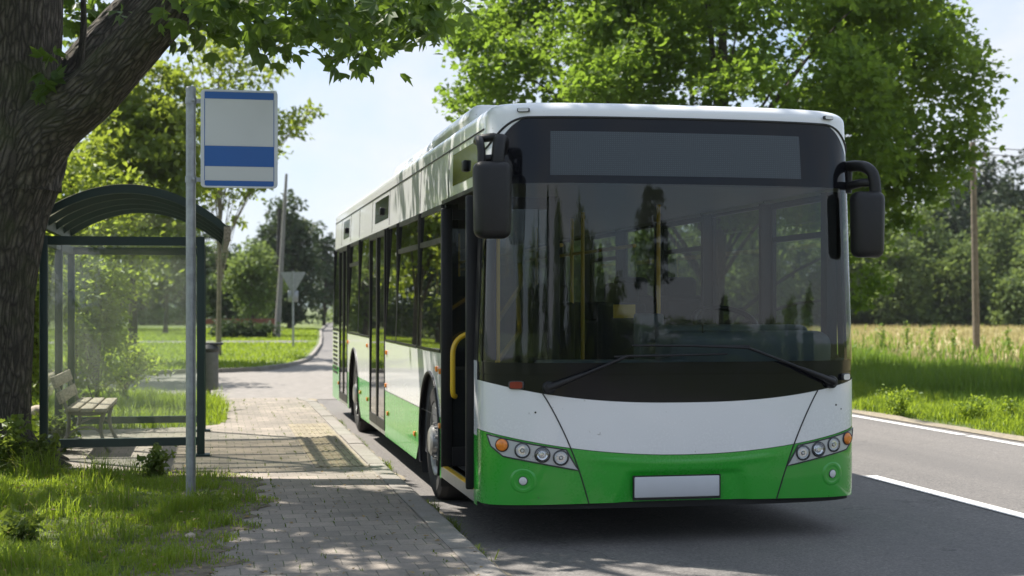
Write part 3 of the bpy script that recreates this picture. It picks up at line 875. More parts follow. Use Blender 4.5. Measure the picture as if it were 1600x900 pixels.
# ------------------------------------------------------------------ big near tree
def bark_tube(path, rads, nseg, rg, sub=10):
    """smooth tube with furrows; returns verts, faces, uvs"""
    P = np.array(path, float); Rr = np.array(rads, float); n0 = len(P)
    t0 = np.arange(n0); tt = np.linspace(0, n0 - 1, (n0 - 1) * sub + 1)
    # catmull-rom
    def cr(A):
        out = []
        for t in tt:
            i = min(int(t), n0 - 2); f = t - i
            p0, p1, p2, p3 = A[max(i - 1, 0)], A[i], A[i + 1], A[min(i + 2, n0 - 1)]
            out.append(0.5 * (2 * p1 + (p2 - p0) * f + (2 * p0 - 5 * p1 + 4 * p2 - p3) * f * f + (3 * p1 - p0 - 3 * p2 + p3) * f ** 3))
        return np.array(out)
    C = cr(P); rad = cr(Rr[:, None])[:, 0]
    T = unit(np.gradient(C, axis=0))
    up = np.array([0.0, 1.0, 0.0]); V = []; L = np.concatenate([[0], np.cumsum(np.linalg.norm(np.diff(C, axis=0), axis=1))])
    ph = rg.uniform(0, 6.28, 8)
    for i in range(len(C)):
        a = np.cross(T[i], up); a /= np.linalg.norm(a); b = np.cross(a, T[i]); up = b
        w = np.linspace(0, 2 * np.pi, nseg, endpoint=False)
        s = L[i]
        k = 1 + 0.04 * np.sin(3 * w + ph[0] + 0.3 * s) + 0.022 * np.sin(5 * w + ph[1] - 0.3 * s) + 0.014 * np.sin(11 * w + ph[2] + 0.9 * s) + 0.02 * np.sin(21 * w + ph[3] + 3 * np.sin(2.1 * s))
        k += 0.018 * np.sign(np.sin(31 * w + 2.2 * np.sin(1.7 * s + ph[4]) + 1.3 * np.sin(4.1 * s))) * 0.6
        r = rad[i] * k
        V.append(C[i] + np.outer(np.cos(w) * r, a) + np.outer(np.sin(w) * r, b))
    V = np.array(V).reshape(-1, 3); Fc, UV = [], []
    for i in range(len(C) - 1):
        for j in range(nseg):
            j2 = (j + 1) % nseg
            Fc.append((i * nseg + j, i * nseg + j2, (i + 1) * nseg + j2, (i + 1) * nseg + j))
            circ = 1.0 if rad[0] > 0.3 else 0.6
            UV += [(j / nseg * circ, L[i] * 0.5), ((j + 1) / nseg * circ, L[i] * 0.5), ((j + 1) / nseg * circ, L[i + 1] * 0.5), (j / nseg * circ, L[i + 1] * 0.5)]
    return V, np.array(Fc), np.array(UV)

def near_tree():
    rg = np.random.default_rng(77)
    z0 = 13.8
    base = spot(-25, 712, z0)
    t = thing('roadside_tree', 'large old tree with dark furrowed forking trunk left of the shelter', 'tree', tuple(base))
    S = lambda px, py, z=z0: np.array(spot(px, py, z))
    segs = [
        ([S(-22, 760), S(-24, 700), S(-22, 620), S(-14, 520), S(-8, 430), S(6, 330), S(28, 250), S(44, 180)], [0.47, 0.41, 0.38, 0.36, 0.36, 0.385, 0.42, 0.36], 96),
        ([S(22, 300), S(22, 190), S(30, 90), S(38, -10), S(30, -140), S(10, -280), S(0, -420)], [0.42, 0.40, 0.36, 0.34, 0.30, 0.22, 0.12], 72),
        ([S(18, 320, 13.9), S(72, 192, 14.0), S(125, 110, 14.2), S(178, 48, 14.4), S(224, -4, 14.5), S(300, -110, 14.8), S(350, -240, 15.0)], [0.27, 0.255, 0.215, 0.2, 0.185, 0.13, 0.07], 56),
        ([S(2, 380, 13.75), S(66, 214, 13.6), S(146, 146, 13.4), S(203, 84, 13.2), S(257, 24, 13.0), S(335, -64, 12.7), S(430, -140, 12.4), S(540, -190, 12.0)], [0.20, 0.285, 0.235, 0.215, 0.20, 0.17, 0.12, 0.06], 64),
        ([S(-20, 330, 13.9), S(-100, 180, 14.2), S(-200, 40, 14.6), S(-330, -100, 15.0)], [0.3, 0.24, 0.19, 0.1], 48),
        ([S(122, 165, 13.9), S(124, 110, 13.9), S(131, 40, 13.9), S(128, -40, 13.9)], [0.07, 0.04, 0.03, 0.02], 16),
    ]
    VV, FF, UU, b = [], [], [], 0
    for path, rads, ns in segs:
        V, Fc, UV = bark_tube(path, rads, ns, rg)
        VV.append(V); FF.append(Fc + b); UU.append(UV); b += len(V)
    # root flares
    for ang in (-150, -60, -15, 30, 80):
        d = np.array([math.cos(R(ang)), math.sin(R(ang)), 0])
        B0 = np.array(base)
        V, Fc, UV = bark_tube([B0 + d * 0.2 + np.array([0, 0, 0.75]), B0 + d * 0.31 + np.array([0, 0, 0.26]), B0 + d * 0.46 + np.array([0, 0, 0.03]), B0 + d * 0.8 + np.array([0, 0, -0.12])], [0.13, 0.12, 0.10, 0.05], 24, rg)
        VV.append(V); FF.append(Fc + b); UU.append(UV); b += len(V)
    mesh_np('trunk', np.concatenate(VV) - np.array(base), np.concatenate(FF), MAT['bark'], t, np.concatenate(UU), True)
    # foliage: fringe seen at the top of the photograph, then the crown above it
    cl, tw = [], []
    fringe = [(300, 12), (330, 30), (352, 8), (375, 28), (400, 48), (425, 22), (448, 46), (470, 12), (495, 34), (520, 60), (548, 72), (570, 40), (540, 22), (596, 26), (618, 8), (640, 40), (662, 14), (690, 8), (706, 2),
              (560, 92), (585, 62), (505, 8), (650, -10), (430, 76), (112, 12), (140, 20), (148, 52), (122, 40), (168, 8), (665, 48), (388, 4), (322, 62)]
    for i, (px, py) in enumerate(fringe):
        z = 12.3 + 1.2 * math.sin(i * 2.3) + (0.9 if px < 220 else 0)
        z = 15.6 if px < 220 else z
        c = S(px, py - 12, z)
        cl.append((c, 0.22 + 0.1 * rg.random(), 0.8, 42 if px > 260 else 26))
        if i % 2 == 0:
            a = S(px - 70 + 40 * rg.random(), py - 150, z + 0.2)
            tw.append((bez(a, (a + c) / 2 + np.array([0.1, 0, 0.15]), c, 6), [0.022, 0.018, 0.014, 0.011, 0.008, 0.005], 5))
    # twigs along the limbs
    for (px, py) in ((72, 118), (66, 142), (196, 22), (222, 58), (80, 84)):
        cl.append((S(px, py, 13.25), 0.07, 1.0, 7))
    # main crown (mostly above the picture): it throws the dappled shade
    crown = []
    for c, r, fl, n in ellip_clumps(np.array([-2.6, 13.4, 8.2]), np.array([5.0, 4.0, 3.0]), 115, 0.45, 0.85, 110, rg, 0.25, 0.6):
        # keep the fringe's silhouette: nothing below the picture's top edge
        d = c[0] * ST + c[1] * CT
        if d < 3: continue
        py = 475 - F_PX * (c[2] - r * 0.9 - HCAM) / d
        px = 800 + F_PX * (c[0] * CT - c[1] * ST) / d
        if py > -60 and px > -80: continue
        crown.append((c, r, fl, n))
    cl2 = crown
    # dense lower bough that shades the paving in front
    for _ in range(50):
        h = rg.uniform(5.3, 7.6)
        gx, gy = rg.uniform(-0.5, 1.75), rg.uniform(5.6, 12.35)
        c = np.array([gx - 0.568 * h, gy + 0.555 * h, h])
        if c[1] > 16.4: continue
        cl2.append((c, rg.uniform(0.36, 0.58), 0.55, 80))
    for _ in range(20):
        h = rg.uniform(5.4, 7.4); gx, gy = rg.uniform(-2.4, 0.2), rg.uniform(11.2, 12.9)
        cl2.append((np.array([gx - 0.568 * h, gy + 0.555 * h, h]), rg.uniform(0.35, 0.5), 0.55, 70))
    for i in rg.choice(len(cl2), 46, replace=False):
        c = np.asarray(cl2[i][0]); a = np.array([-2.2, 14.2, 5.6]) + rg.normal(size=3) * 0.4
        if np.linalg.norm(c - a) > 6: continue
        tw.append((bez(a, (a + c) / 2 + np.array([0, 0, 0.6]), c, 7), [0.07, 0.06, 0.05, 0.04, 0.03, 0.02, 0.01], 6))
    wood_mesh('branch', tw, MAT['bark_plain'], t, base)
    V1 = crown_mesh('crown', cl + cl2, 0.125, LOBED, MAT['near_leaf'], t, rg, 0.55, 0.5, base)
near_tree()

# ------------------------------------------------------------------ the maple behind the bus
def maple():
    rg = np.random.default_rng(4)
    z = 30.5
    b = spot_ground(1100, z, 0.0)
    extra = []
    S = lambda px, py, zz=z: np.array(spot(px, py, zz))
    # boughs whose outline the photograph shows
    for px, py, r in ((715, 150, .5), (735, 60, .6), (770, 30, .6), (745, 105, .55), (760, 140, .6), (800, 90, .7), (830, 20, .8), (735, 165, .45), (790, 40, .55),
                      (1480, 30, .6), (1500, 80, .7), (1525, 110, .6), (1515, 150, .6), (1470, 130, .8), (1525, 185, .45), (1500, 205, .6), (1460, 60, .7), (1440, 20, .7),
                      (1430, 200, .8), (1460, 240, .7), (1420, 270, .8), (1380, 320, .7), (1350, 380, .6), (1360, 440, .45), (1395, 250, .8), (1440, 300, .6), (1500, 240, .5), (1480, 275, .55),
                      (1345, 290, .6), (1300, 330, .6), (1340, 470, .3), (1410, 345, .4)):
        r *= .95; extra.append((S(px, py, z + rg.uniform(-2.2, 1.0)), r, 0.62, int(700 * r * r) + 50))
    t = tree('maple_tree', 'broad leafy maple rising behind the bus roof with sunlit yellow-green crown', (b.x, b.y, 0.0), 0.30, 10.2,
             [dict(center=(0.45, 0, 6.5), radii=(4.9, 4.4, 4.2), n=430, r0=.4, r1=.74, per=400, shell=.52, fl=.62, zmin=3.4, lump=.13)],
             0.112, MAT['maple'], MAT['bark_plain'], rg, LOBED, 26, lean=(0.4, 0), limbr=.24, extra=extra, up=0.8)
maple()

# ------------------------------------------------------------------ left background
rgt = np.random.default_rng(9)
def at(px, z): 
    p = spot_ground(px, z); return (p.x, p.y, 0.0)
def simple(name, label, px, z, h, rx, leaf, mat, n=70, per=90, r0=.35, r1=.7, bark='bark_plain', tr=0.12, zc=None, rz=None, zmin=None, tmpl=KITE, limbs=18, group=None, shell=.4, lump=.14, lean=(0, 0), extra=(), cat='tree', ry=None, limbr=.42):
    zc = zc or h * 0.58; rz = rz or h * 0.42
    return tree(name, label, at(px, z), tr, h, [dict(center=(lean[0] * 0.6, lean[1] * 0.6, zc), radii=(rx, ry or rx, rz), n=n, r0=r0, r1=r1, per=per, shell=shell, fl=.7, zmin=zmin, lump=lump)],
                leaf, MAT[mat], MAT[bark], rgt, tmpl, limbs, limbr, lean, group, extra, cat)
S = lambda px, py, zz: np.array(spot(px, py, zz))
# slender tree by the lane
ex = [(S(px, py, 45 + rgt.uniform(-1, 1)), r, .6, int(200 * r)) for px, py, r in ((345, 80, .8), (375, 95, .7), (310, 100, .7), (400, 120, .6), (430, 105, .45), (355, 130, .7), (300, 140, .7), (385, 160, .6), (415, 175, .5), (445, 190, .55), (470, 180, .45), (488, 172, .3), (455, 205, .4),
      (430, 235, .4), (350, 180, .6), (320, 200, .7), (300, 60, .7), (340, 40, .7), (290, 180, .6), (385, 300, .4), (405, 285, .35), (350, 310, .5), (330, 285, .5), (370, 345, .3), (360, 270, .5), (400, 255, .4), (310, 250, .6), (290, 220, .6))]
simple('slender_tree', 'slender pale-stemmed young tree with open crown right of the bus stop sign pole', 341, 45, 11, 1.5, .19, 'mid_leaf', 14, 120, bark='pale_bark', tr=.085, zc=8.0, rz=2.6, extra=ex, limbs=34, shell=.2, limbr=.2)
simple('bushy_tree', 'dense young tree whose crown shows above the shelter roof, behind the bus stop sign', 205, 40, 8.6, 2.0, .17, 'mid_leaf', 110, 120, tr=.15, zc=5.6, rz=3.0, zmin=2.2, tmpl=LOBED, shell=.3, extra=[(S(px, py, 40 + rgt.uniform(-1, 1)), .5, .65, 150) for px, py in ((180, 120), (210, 100), (250, 110), (280, 130), (190, 160), (230, 150), (265, 170), (290, 200), (170, 200), (205, 210), (245, 215), (275, 240), (160, 240), (190, 260), (225, 265), (260, 280), (140, 270), (285, 275), (215, 180), (240, 245))])
simple('bushy_tree', 'yellow-green tree filling the gap between the big trunk and the shelter roof', 110, 31, 5.6, 1.6, .15, 'mid_leaf', 100, 120, tr=.12, zc=3.2, rz=2.3, zmin=.5, shell=.3)
simple('shrub', 'leafy shrub growing behind the back panes of the shelter', 150, 21.3, 2.6, .36, .085, 'bush_leaf', 70, 110, .2, .36, tr=.04, zc=1.5, rz=1.2, zmin=.2, limbs=30, shell=.2, cat='shrub')
simple('shrub', 'bright shrub between the big trunk and the left shelter post', 44, 18.6, 2.9, .55, .085, 'bush_leaf', 80, 110, .2, .36, tr=.04, zc=1.6, rz=1.3, zmin=.2, limbs=20, shell=.2, cat='shrub')
simple('shrub', 'low shrub at the lawn edge seen through the shelter glass', 196, 24.6, 1.1, .5, .075, 'bush_leaf', 26, 100, .18, .3, tr=.03, zc=.6, rz=.5, zmin=.15, shell=.2, cat='shrub')
# offscreen companions on the left, seen in the bus windows
for px, z, h in ((-150, 24, 7.5), (-420, 19, 7), (-60, 36, 9), (-330, 34, 9)):
    simple('bushy_tree', 'tree left of the view, mirrored in the side windows of the bus', px, z, h, 1.9, .2, 'mid_leaf', 80, 90, tr=.15, group='trees mirrored in the bus windows')
# across the far lane
simple('round_tree', 'light green round-crowned young tree by the far lane, left of the leaning pole', 393, 72, 4.9, 1.25, .24, 'far_leaf', 60, 90, tr=.1, zc=2.9, rz=1.75, zmin=1.0)
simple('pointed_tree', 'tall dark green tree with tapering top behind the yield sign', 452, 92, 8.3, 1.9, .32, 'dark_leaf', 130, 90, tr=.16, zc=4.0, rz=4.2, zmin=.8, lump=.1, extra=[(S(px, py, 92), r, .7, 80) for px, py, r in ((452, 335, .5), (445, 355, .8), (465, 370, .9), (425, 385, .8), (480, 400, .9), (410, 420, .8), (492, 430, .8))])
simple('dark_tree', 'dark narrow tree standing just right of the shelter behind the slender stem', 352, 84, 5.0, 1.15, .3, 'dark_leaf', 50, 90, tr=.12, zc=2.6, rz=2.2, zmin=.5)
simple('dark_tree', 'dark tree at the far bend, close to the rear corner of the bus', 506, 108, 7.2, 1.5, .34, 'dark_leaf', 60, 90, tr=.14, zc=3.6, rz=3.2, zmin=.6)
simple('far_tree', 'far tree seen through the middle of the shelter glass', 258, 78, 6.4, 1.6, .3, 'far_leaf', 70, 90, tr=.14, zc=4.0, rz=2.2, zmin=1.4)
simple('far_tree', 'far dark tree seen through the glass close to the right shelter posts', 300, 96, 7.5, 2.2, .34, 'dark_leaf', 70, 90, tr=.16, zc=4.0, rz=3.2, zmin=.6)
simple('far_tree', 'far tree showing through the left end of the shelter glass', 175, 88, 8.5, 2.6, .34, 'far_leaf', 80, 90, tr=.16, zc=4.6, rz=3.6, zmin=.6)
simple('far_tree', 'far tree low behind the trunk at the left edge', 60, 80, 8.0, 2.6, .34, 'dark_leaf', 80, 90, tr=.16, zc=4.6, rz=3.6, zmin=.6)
# dark clipped shrubs under the red rail
for px, w, lab in ((352, .75, 'dark low shrub under the red rail, next to the slender stem'), (382, .8, 'dark low shrub under the red rail, middle of the row'), (410, .7, 'dark low shrub under the red rail, next to the leaning pole')):
    simple('low_shrub', lab, px, 68, .95, w, .16, 'dark_leaf', 22, 70, .2, .32, tr=.03, zc=.45, rz=.4, zmin=.1, limbs=6, cat='shrub', shell=.2)

# ------------------------------------------------------------------ tree line over the field
labs = {1345: 'pale green bushy tree of the field edge, just right of the bus mirror', 1395: 'rounded bushy tree of the field edge, second right of the bus', 1440: 'tallest pale tree of the field edge, left of the telegraph pole',
        1500: 'pale bushy tree of the field edge right behind the telegraph pole', 1585: 'low pale bushes of the field edge at the right edge of the view', 1560: 'mid green tree of the field edge right of the telegraph pole'}
spec = [(1345, 101, 7.2, 2.1, 'far_leaf'), (1395, 99, 6.2, 2.0, 'far_leaf'), (1440, 103, 8.8, 2.3, 'far_leaf'), (1500, 100, 6.0, 1.9, 'far_leaf'), (1560, 108, 8.8, 2.4, 'far_leaf'), (1585, 98, 3.4, 1.7, 'far_leaf')]
for px, z, h, rx, m in spec:
    b_ = at(px, z)
    low = [(np.array([b_[0] + rgt.uniform(-1.25, 1.25) * rx, b_[1] + rgt.uniform(-1, .6) * rx, rgt.uniform(.3, 1.5)]), rgt.uniform(.5, .8), .8, 70) for _ in range(22)]
    simple('field_edge_tree', labs[px], px, z, h, rx, .34, m, 110, extra=low, per=95, r0=.5, r1=.95, tr=.15, zc=h * .5, rz=h * .48, zmin=.6, lump=.12)
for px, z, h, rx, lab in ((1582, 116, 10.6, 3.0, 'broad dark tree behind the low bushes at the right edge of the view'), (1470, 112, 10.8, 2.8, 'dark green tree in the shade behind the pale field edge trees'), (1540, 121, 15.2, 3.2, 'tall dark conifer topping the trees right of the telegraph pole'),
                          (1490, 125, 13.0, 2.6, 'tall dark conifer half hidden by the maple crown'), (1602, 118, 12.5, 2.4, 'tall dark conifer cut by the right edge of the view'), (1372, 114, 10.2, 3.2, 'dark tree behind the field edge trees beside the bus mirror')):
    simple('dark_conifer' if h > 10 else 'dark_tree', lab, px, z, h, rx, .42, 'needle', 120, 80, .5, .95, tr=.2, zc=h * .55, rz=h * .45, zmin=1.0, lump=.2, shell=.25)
proto = None
for i, px in enumerate((900, 960, 1015, 1070, 1130, 1185, 1240, 1295, 840, 1650, 1720)):
    z = 100 + 6 * math.sin(i * 2.1)
    if proto is None:
        b_ = at(px, z)
        low = [(np.array([b_[0] + rgt.uniform(-1.2, 1.2) * 2.7, b_[1] + rgt.uniform(-1, 1) * 2.7, rgt.uniform(.3, 1.5)]), rgt.uniform(.5, .8), .8, 70) for _ in range(24)]
        proto = simple('field_edge_tree', 'leafy tree of the far field edge, only glimpsed through the bus windows', px, z, 7.6, 2.7, .36, 'far_leaf', 110, 80, .5, 1.0, extra=low, tr=.16, zc=3.9, rz=3.6, zmin=.5, group='field edge trees glimpsed through the bus windows')
    else:
        c = copy_tree(proto); c.location = at(px, z); c.rotation_euler.z = i * 1.3; c.scale = (1, 1, 0.85 + 0.3 * ((i * 37) % 10) / 10)
for i, (px, z, s_) in enumerate(((20, 104, 1.0), (118, 98, .9), (222, 112, 1.0), (330, 118, 1.0), (415, 124, .95), (-70, 96, 1.1), (-180, 90, 1.1), (-320, 84, 1.2), (-480, 74, 1.2), (-680, 66, 1.2), (-930, 58, 1.2), (-1250, 52, 1.2), (560, 140, 1.0))):
    c = copy_tree(proto); c.location = at(px, z); c.rotation_euler.z = i * 1.9 + 1; c.scale = (s_ * 1.15, s_ * 1.15, s_ * (0.85 + .1 * (i % 3)))
    tag(c, 'leafy tree of the far row closing the lawn on the left', None, 'far row of trees behind the lawn')
# ------------------------------------------------------------------ behind the camera: what the windscreen mirrors
def conifer(label, x, y, h, rx, rg, group):
    t = thing('conifer_tree', label, 'tree', (x, y, 0), 0, group)
    cl = []
    n = 26
    for i in range(n):
        f = i / (n - 1); zc = h * (0.16 + 0.84 * f); rr_ = rx * (1 - f) ** 0.8 + 0.12
        for k in range(5):
            a = rg.uniform(0, 6.28); q = rg.uniform(0.45, 1.05) * rr_
            cl.append((np.array([x + math.cos(a) * q, y + math.sin(a) * q, zc - q * 0.25]), 0.22 + rr_ * 0.3, .45, 34))
    wood_mesh('trunk', [([(x, y, -.1), (x, y, h * .5), (x, y, h * .97)], [.22, .14, .03], 8)], MAT['bark_plain'], t, (x, y, 0))
    crown_mesh('crown', cl, .3, KITE, MAT['needle'], t, rg, .4, .4, (x, y, 0))
rgc = np.random.default_rng(31)
for x, y, h, rx in CONIFERS:
    conifer('conifer behind the viewer, mirrored in the windscreen', x, y, h, rx, rgc, 'conifers mirrored in the windscreen')
def pine(x, y, h, rx, rg):
    t = thing('pine_tree', 'tall pine with bare trunk far behind the viewer, mirrored in the windscreen', 'tree', (x, y, 0))
    cl = []
    for i in range(80):
        f = rg.random(); a = rg.uniform(0, 6.28); w_ = rx * (0.35 + 0.65 * math.sin(math.pi * min(1, 0.25 + f * 0.75))) * rg.uniform(0.3, 1.0)
        cl.append((np.array([x + math.cos(a) * w_ - 0.5 + 0.6 * f, y + math.sin(a) * w_, h * (0.46 + 0.51 * f)]), 0.5, .5, 80))
    wood_mesh('trunk', [(bez((x + .9, y, -.1), (x + .5, y, h * .4), (x - .1, y, h * .95), 9), [.26 - .025 * k for k in range(9)], 8)], MAT['bark_plain'], t, (x, y, 0))
    crown_mesh('crown', cl, .22, KITE, MAT['needle'], t, rg, .4, .4, (x, y, 0))
pine(21.3, -56, 9.4, 2.7, rgc)
for i, (x, y, sx_, sz_) in enumerate(((6.2, -59, 1.1, 1.1), (-3.5, -58, 1.25, 1.15), (3.5, -61, 1.1, 1.02), (9.0, -60, .9, .9), (15.5, -61, 1.0, .62), (-22, -55, 1.6, 1.0), (-30, -40, 1.6, 1.0), (28, -63, 1.5, .32), (35, -64, 1.6, .30), (42, -60, 1.6, .34), (50, -58, 1.6, .5), (60, -52, 1.8, .6), (20, -66, 1.5, .34))):
    c = copy_tree(proto); c.location = (x, y, 0); c.rotation_euler.z = i; c.scale = (sx_, sx_, sz_)
    tag(c, 'leafy tree far behind the viewer, mirrored in the windscreen', None, 'trees behind the viewer')
# ================================================================== BUS
BX, BY = 3.105, 9.60           # world position of the middle of the front
L, D, NSE = 13.0, 0.45, 3.2
def hw(z): return 1.30 if z <= 1.25 else 1.30 - 0.05 * (z - 1.25) / 1.63
def lean(z): return 0.012 * max(0, z - 1.0) + 0.10 * max(0.0, 0.62 - z) ** 1.6 + (0.10 * max(0, z - 2.42) ** 1.3)
def fx(u, z):
    s = math.sin(u * math.pi / 2)
    return hw(z) * math.copysign(abs(s) ** (2 / NSE), s)
def fy(x, z):
    q = min(abs(x) / hw(z), 1.0)
    return D - (D - lean(z)) * (1 - q ** NSE) ** (1 / NSE)
def fn(x, z):
    e = 1e-3
    xx = max(-hw(z) + 3e-3, min(hw(z) - 3e-3, x))
    dydx = (fy(xx + e, z) - fy(xx - e, z)) / (2 * e); dydz = (fy(xx, z + e) - fy(xx, z - e)) / (2 * e)
    return Vector((dydx, -1, dydz)).normalized()
def fp(x, z, off=0.0):
    p = Vector((x, fy(x, z), z))
    return p + fn(x, z) * off if off else p
def g_gw(x): return 0.612 + 0.16 * (abs(x) / 1.3) ** 2.0          # green / white edge
def g_wb(x): return 0.962 + 0.145 * (abs(x) / 1.3) ** 2.4         # white / black edge
def g_top(x):
    a = abs(x)
    return 2.862 - 0.005 * (a / 1.3) - (0.0 if a < 1.0 else 0.30 * ((a - 1.0) / 0.3) ** 2.6)

def fpatch(mb, zlo, zhi, u0=-1, u1=1, nu=72, nv=6, off=0.0, mi=0, offf=None):
    rows = []
    for j in range(nv + 1):
        row = []
        for i in range(nu + 1):
            u = u0 + (u1 - u0) * i / nu
            x0 = fx(u, 1.0)
            a, b = zlo(x0), zhi(x0)
            z = a + (b - a) * j / nv
            x = fx(u, z)
            o = off + (offf(x, z) if offf else 0)
            row.append(fp(x, z, o))
        rows.append(row)
    mb.grid(rows, mi)
    return mb

def build_bus():
    M = MAT
    bus = thing('city_bus', 'white and green city bus standing at the kerb with its front door open', 'bus', (BX, BY, 0))
    bus.scale = (1.025, 1, 1)
    P = lambda mb, name, mats, par=bus, **k: mb.build(name, mats, par, **k)
    # ---- front ----------------------------------------------------------------
    def bump_relief(x, z):
        a = abs(x)
        # recess round the plate, lower lip, soft fold running under the white panel
        rec = -0.016 * max(0, min(1, (0.395 + 0.35 * (0.5 - z) - a) / 0.05)) * max(0, min(1, (0.515 - z) / 0.03)) if a < 0.5 else 0
        fold = 0.004 * math.exp(-((z - (g_gw(x) - 0.055)) / 0.022) ** 2) * max(0, 1 - (a / 0.72) ** 6) if a < 0.72 else 0
        return rec + fold
    bm_ = fpatch(MB(), lambda x: 0.285 + 0.02 * (1 - (x / 1.3) ** 2) - 0.0, g_gw, nu=160, nv=26, offf=bump_relief)
    fpatch(bm_, lambda x: 0.26, lambda x: 0.285 + 0.02 * (1 - (x / 1.3) ** 2), nu=60, nv=1, off=-0.03, mi=1)
    bumper = P(bm_, 'bumper', [M['green'], M['chassis']])
    P(fpatch(MB(), lambda x: g_gw(x) + 0.004, g_wb, nu=96, nv=6), 'front_panel', M['white'])
    mb = fpatch(MB(), lambda x: g_wb(x) + 0.003, lambda x: 1.150, nu=96, nv=3, off=-0.006)
    fpatch(mb, lambda x: 1.156, lambda x: 1.232, nu=96, nv=2, off=-0.004)
    fpatch(mb, lambda x: 1.146, lambda x: 1.160, nu=96, nv=1, off=-0.014)
    P(mb, 'lower_black_band', M['gloss_black'])
    P(fpatch(MB(), lambda x: 1.232, lambda x: min(2.42, g_top(x) - 0.05), -0.985, 0.985, 110, 14), 'windscreen', M['screen'])
    mb = fpatch(MB(), lambda x: min(2.42, g_top(x) - 0.05), g_top, nu=110, nv=6)
    for sg in (-1, 1):
        fpatch(mb, lambda x: 1.232, lambda x: min(2.42, g_top(x) - 0.05), min(sg, sg * 0.985), max(sg, sg * 0.985), 4, 10)
    P(mb, 'windscreen_header', M['gloss_black'])
    P(fpatch(MB(), lambda x: 2.472, lambda x: 2.765, -0.385, 0.335, 24, 4, 0.003), 'destination_display', M['display'])
    bpy.data.objects['destination_display'].data.update()
    # thin rubber edge round the screen
    mb = MB()
    mb.tube([fp(fx(u, g_top(fx(u, 2.8))), g_top(fx(u, 2.8)), 0.002) for u in np.linspace(-0.995, 0.995, 90)], 0.008, 6)
    P(mb, 'screen_seal', M['seam'])
    # panel gaps
    for sg in (-1, 1):
        mb = MB()
        pts = []
        for t in np.linspace(0, 1, 22):
            z = g_wb(0.94) + (0.30 - g_wb(0.94)) * t
            pts.append(fp(sg * (0.94 - 0.30 * (t ** 0.9) - 0.02 * math.sin(t * 3.14)), z, 0.0015))
        mb.tube(pts, 0.0045, 6)
        P(mb, 'panel_gap', M['seam'])
    # header white strip closes the face under the roof
    ROOFZ = 2.885
    for hx, hz, hr in ((-0.985, 0.905, .0065), (1.09, 0.925, .007), (1.135, 0.895, .005)):
        P(MB().lathe([(hr, 0), (hr * .9, .0022), (0, .0022)], fp(hx, hz, 0.0005), fn(hx, hz), 12), 'bolt_hole', M['black'])
    # ---- headlights -----------------------------------------------------------------
    for sg in (-1, 1):
        rows = []
        for j in range(5):
            v = j / 4; row = []
            for i in range(17):
                s = i / 16
                xo = 1.268 - 0.035 * v ** 2 * 0 - 0.02 * (1 - v); xi = 0.790 - 0.08 * (1 - v)
                x = xo + (xi - xo) * s
                top = g_gw(x) - 0.012
                bot = 0.626 - 0.104 * s + 0.05 * max(0, 0.12 - s) / 0.12
                z = bot + (top - bot) * v
                row.append(fp(sg * x, z, 0.004))
            rows.append(row)
        mb = MB().grid(rows, 0)
        edge = rows[0] + [r[-1] for r in rows[1:]] + rows[-1][::-1][1:] + [r[0] for r in rows[::-1][1:]]
        mb.tube([tuple(p) for p in edge], 0.005, 6, 1)
        h = P(mb, 'headlight', [M['housing'], M['lamp_dark']])
        for k, (x, z, r, kind) in enumerate(((1.185, 0.688, 0.041, 'a'), (1.065, 0.654, 0.045, 'd'), (0.942, 0.627, 0.045, 'c'), (0.825, 0.607, 0.045, 'd'))):
            n_ = (fn(sg * x, z) + Vector((0, -0.35, 0))).normalized()
            o = fp(sg * x, z, 0.0)
            m2 = MB()
            if kind == 'a':
                m2.lathe([(r * 1.12, 0.0), (r * 1.12, 0.014), (r, 0.018), (r * .97, 0.014)], o, n_, 28, [0, 0, 0])
                m2.lathe([(r * .97, 0.015), (r * .8, 0.021), (r * .45, 0.025), (0, 0.026)], o, n_, 28, [1, 1, 1])
                P(m2, 'turn_signal', [M['lamp_dark'], M['amber']], h)
            else:
                m2.lathe([(r * 1.16, 0.0), (r * 1.16, 0.012), (r * 1.02, 0.017), (r * .9, 0.004)], o, n_, 30, [0, 0, 0])
                if kind == 'c':
                    m2.lathe([(r * .9, 0.006), (r * .75, 0.012), (r * .5, 0.006), (r * .48, 0.010), (r * .3, 0.014), (0, 0.015)], o, n_, 30, [1, 1, 1, 2, 1])
                else:
                    m2.lathe([(r * .9, 0.007), (r * .62, 0.005), (r * .34, 0.005), (r * .32, 0.009), (r * .2, 0.012), (0, 0.012)], o, n_, 30, [2, 1, 1, 0, 2])
                m2.lathe([(r * 1.0, 0.016), (r * .8, 0.020), (r * .4, 0.024), (0, 0.025)], o, n_, 30, [3, 3, 3])
                P(m2, 'lamp', [M['lamp_dark'], M['chrome'], M['clear'], M['lens']], h)
        # fog lamp in its moulded recess
        o = fp(sg * 1.06, 0.452, 0.0); n_ = fn(sg * 1.06, 0.452)
        m2 = MB()
        m2.lathe([(0.088, -0.003), (0.074, 0.002), (0.06, 0.0022), (0.05, 0.0006), (0.034, 0.0008)], o, n_, 30, [0, 0, 0, 0])
        m2.lathe([(0.030, 0.001), (0.026, 0.006), (0.018, 0.010), (0, 0.012)], o, n_, 24, [1, 2, 2])
        P(m2, 'fog_lamp', [M['green'], M['lamp_dark'], M['clear']])
        # roof corner marker
        o = fp(sg * 1.06, 2.90, 0.0)
    # plate
    mb = MB().rbox(-0.345, 0.23, -0.012, 0.0, 0.334, 0.472, 0.006, 2)
    mb.box(-0.355, 0.24, -0.004, 0.006, 0.318, 0.480, 1)
    P(mb, 'number_plate', [M['plate'], M['black']])
    # small lamps in the black band
    o = fp(-1.135, 1.095, 0.0); 
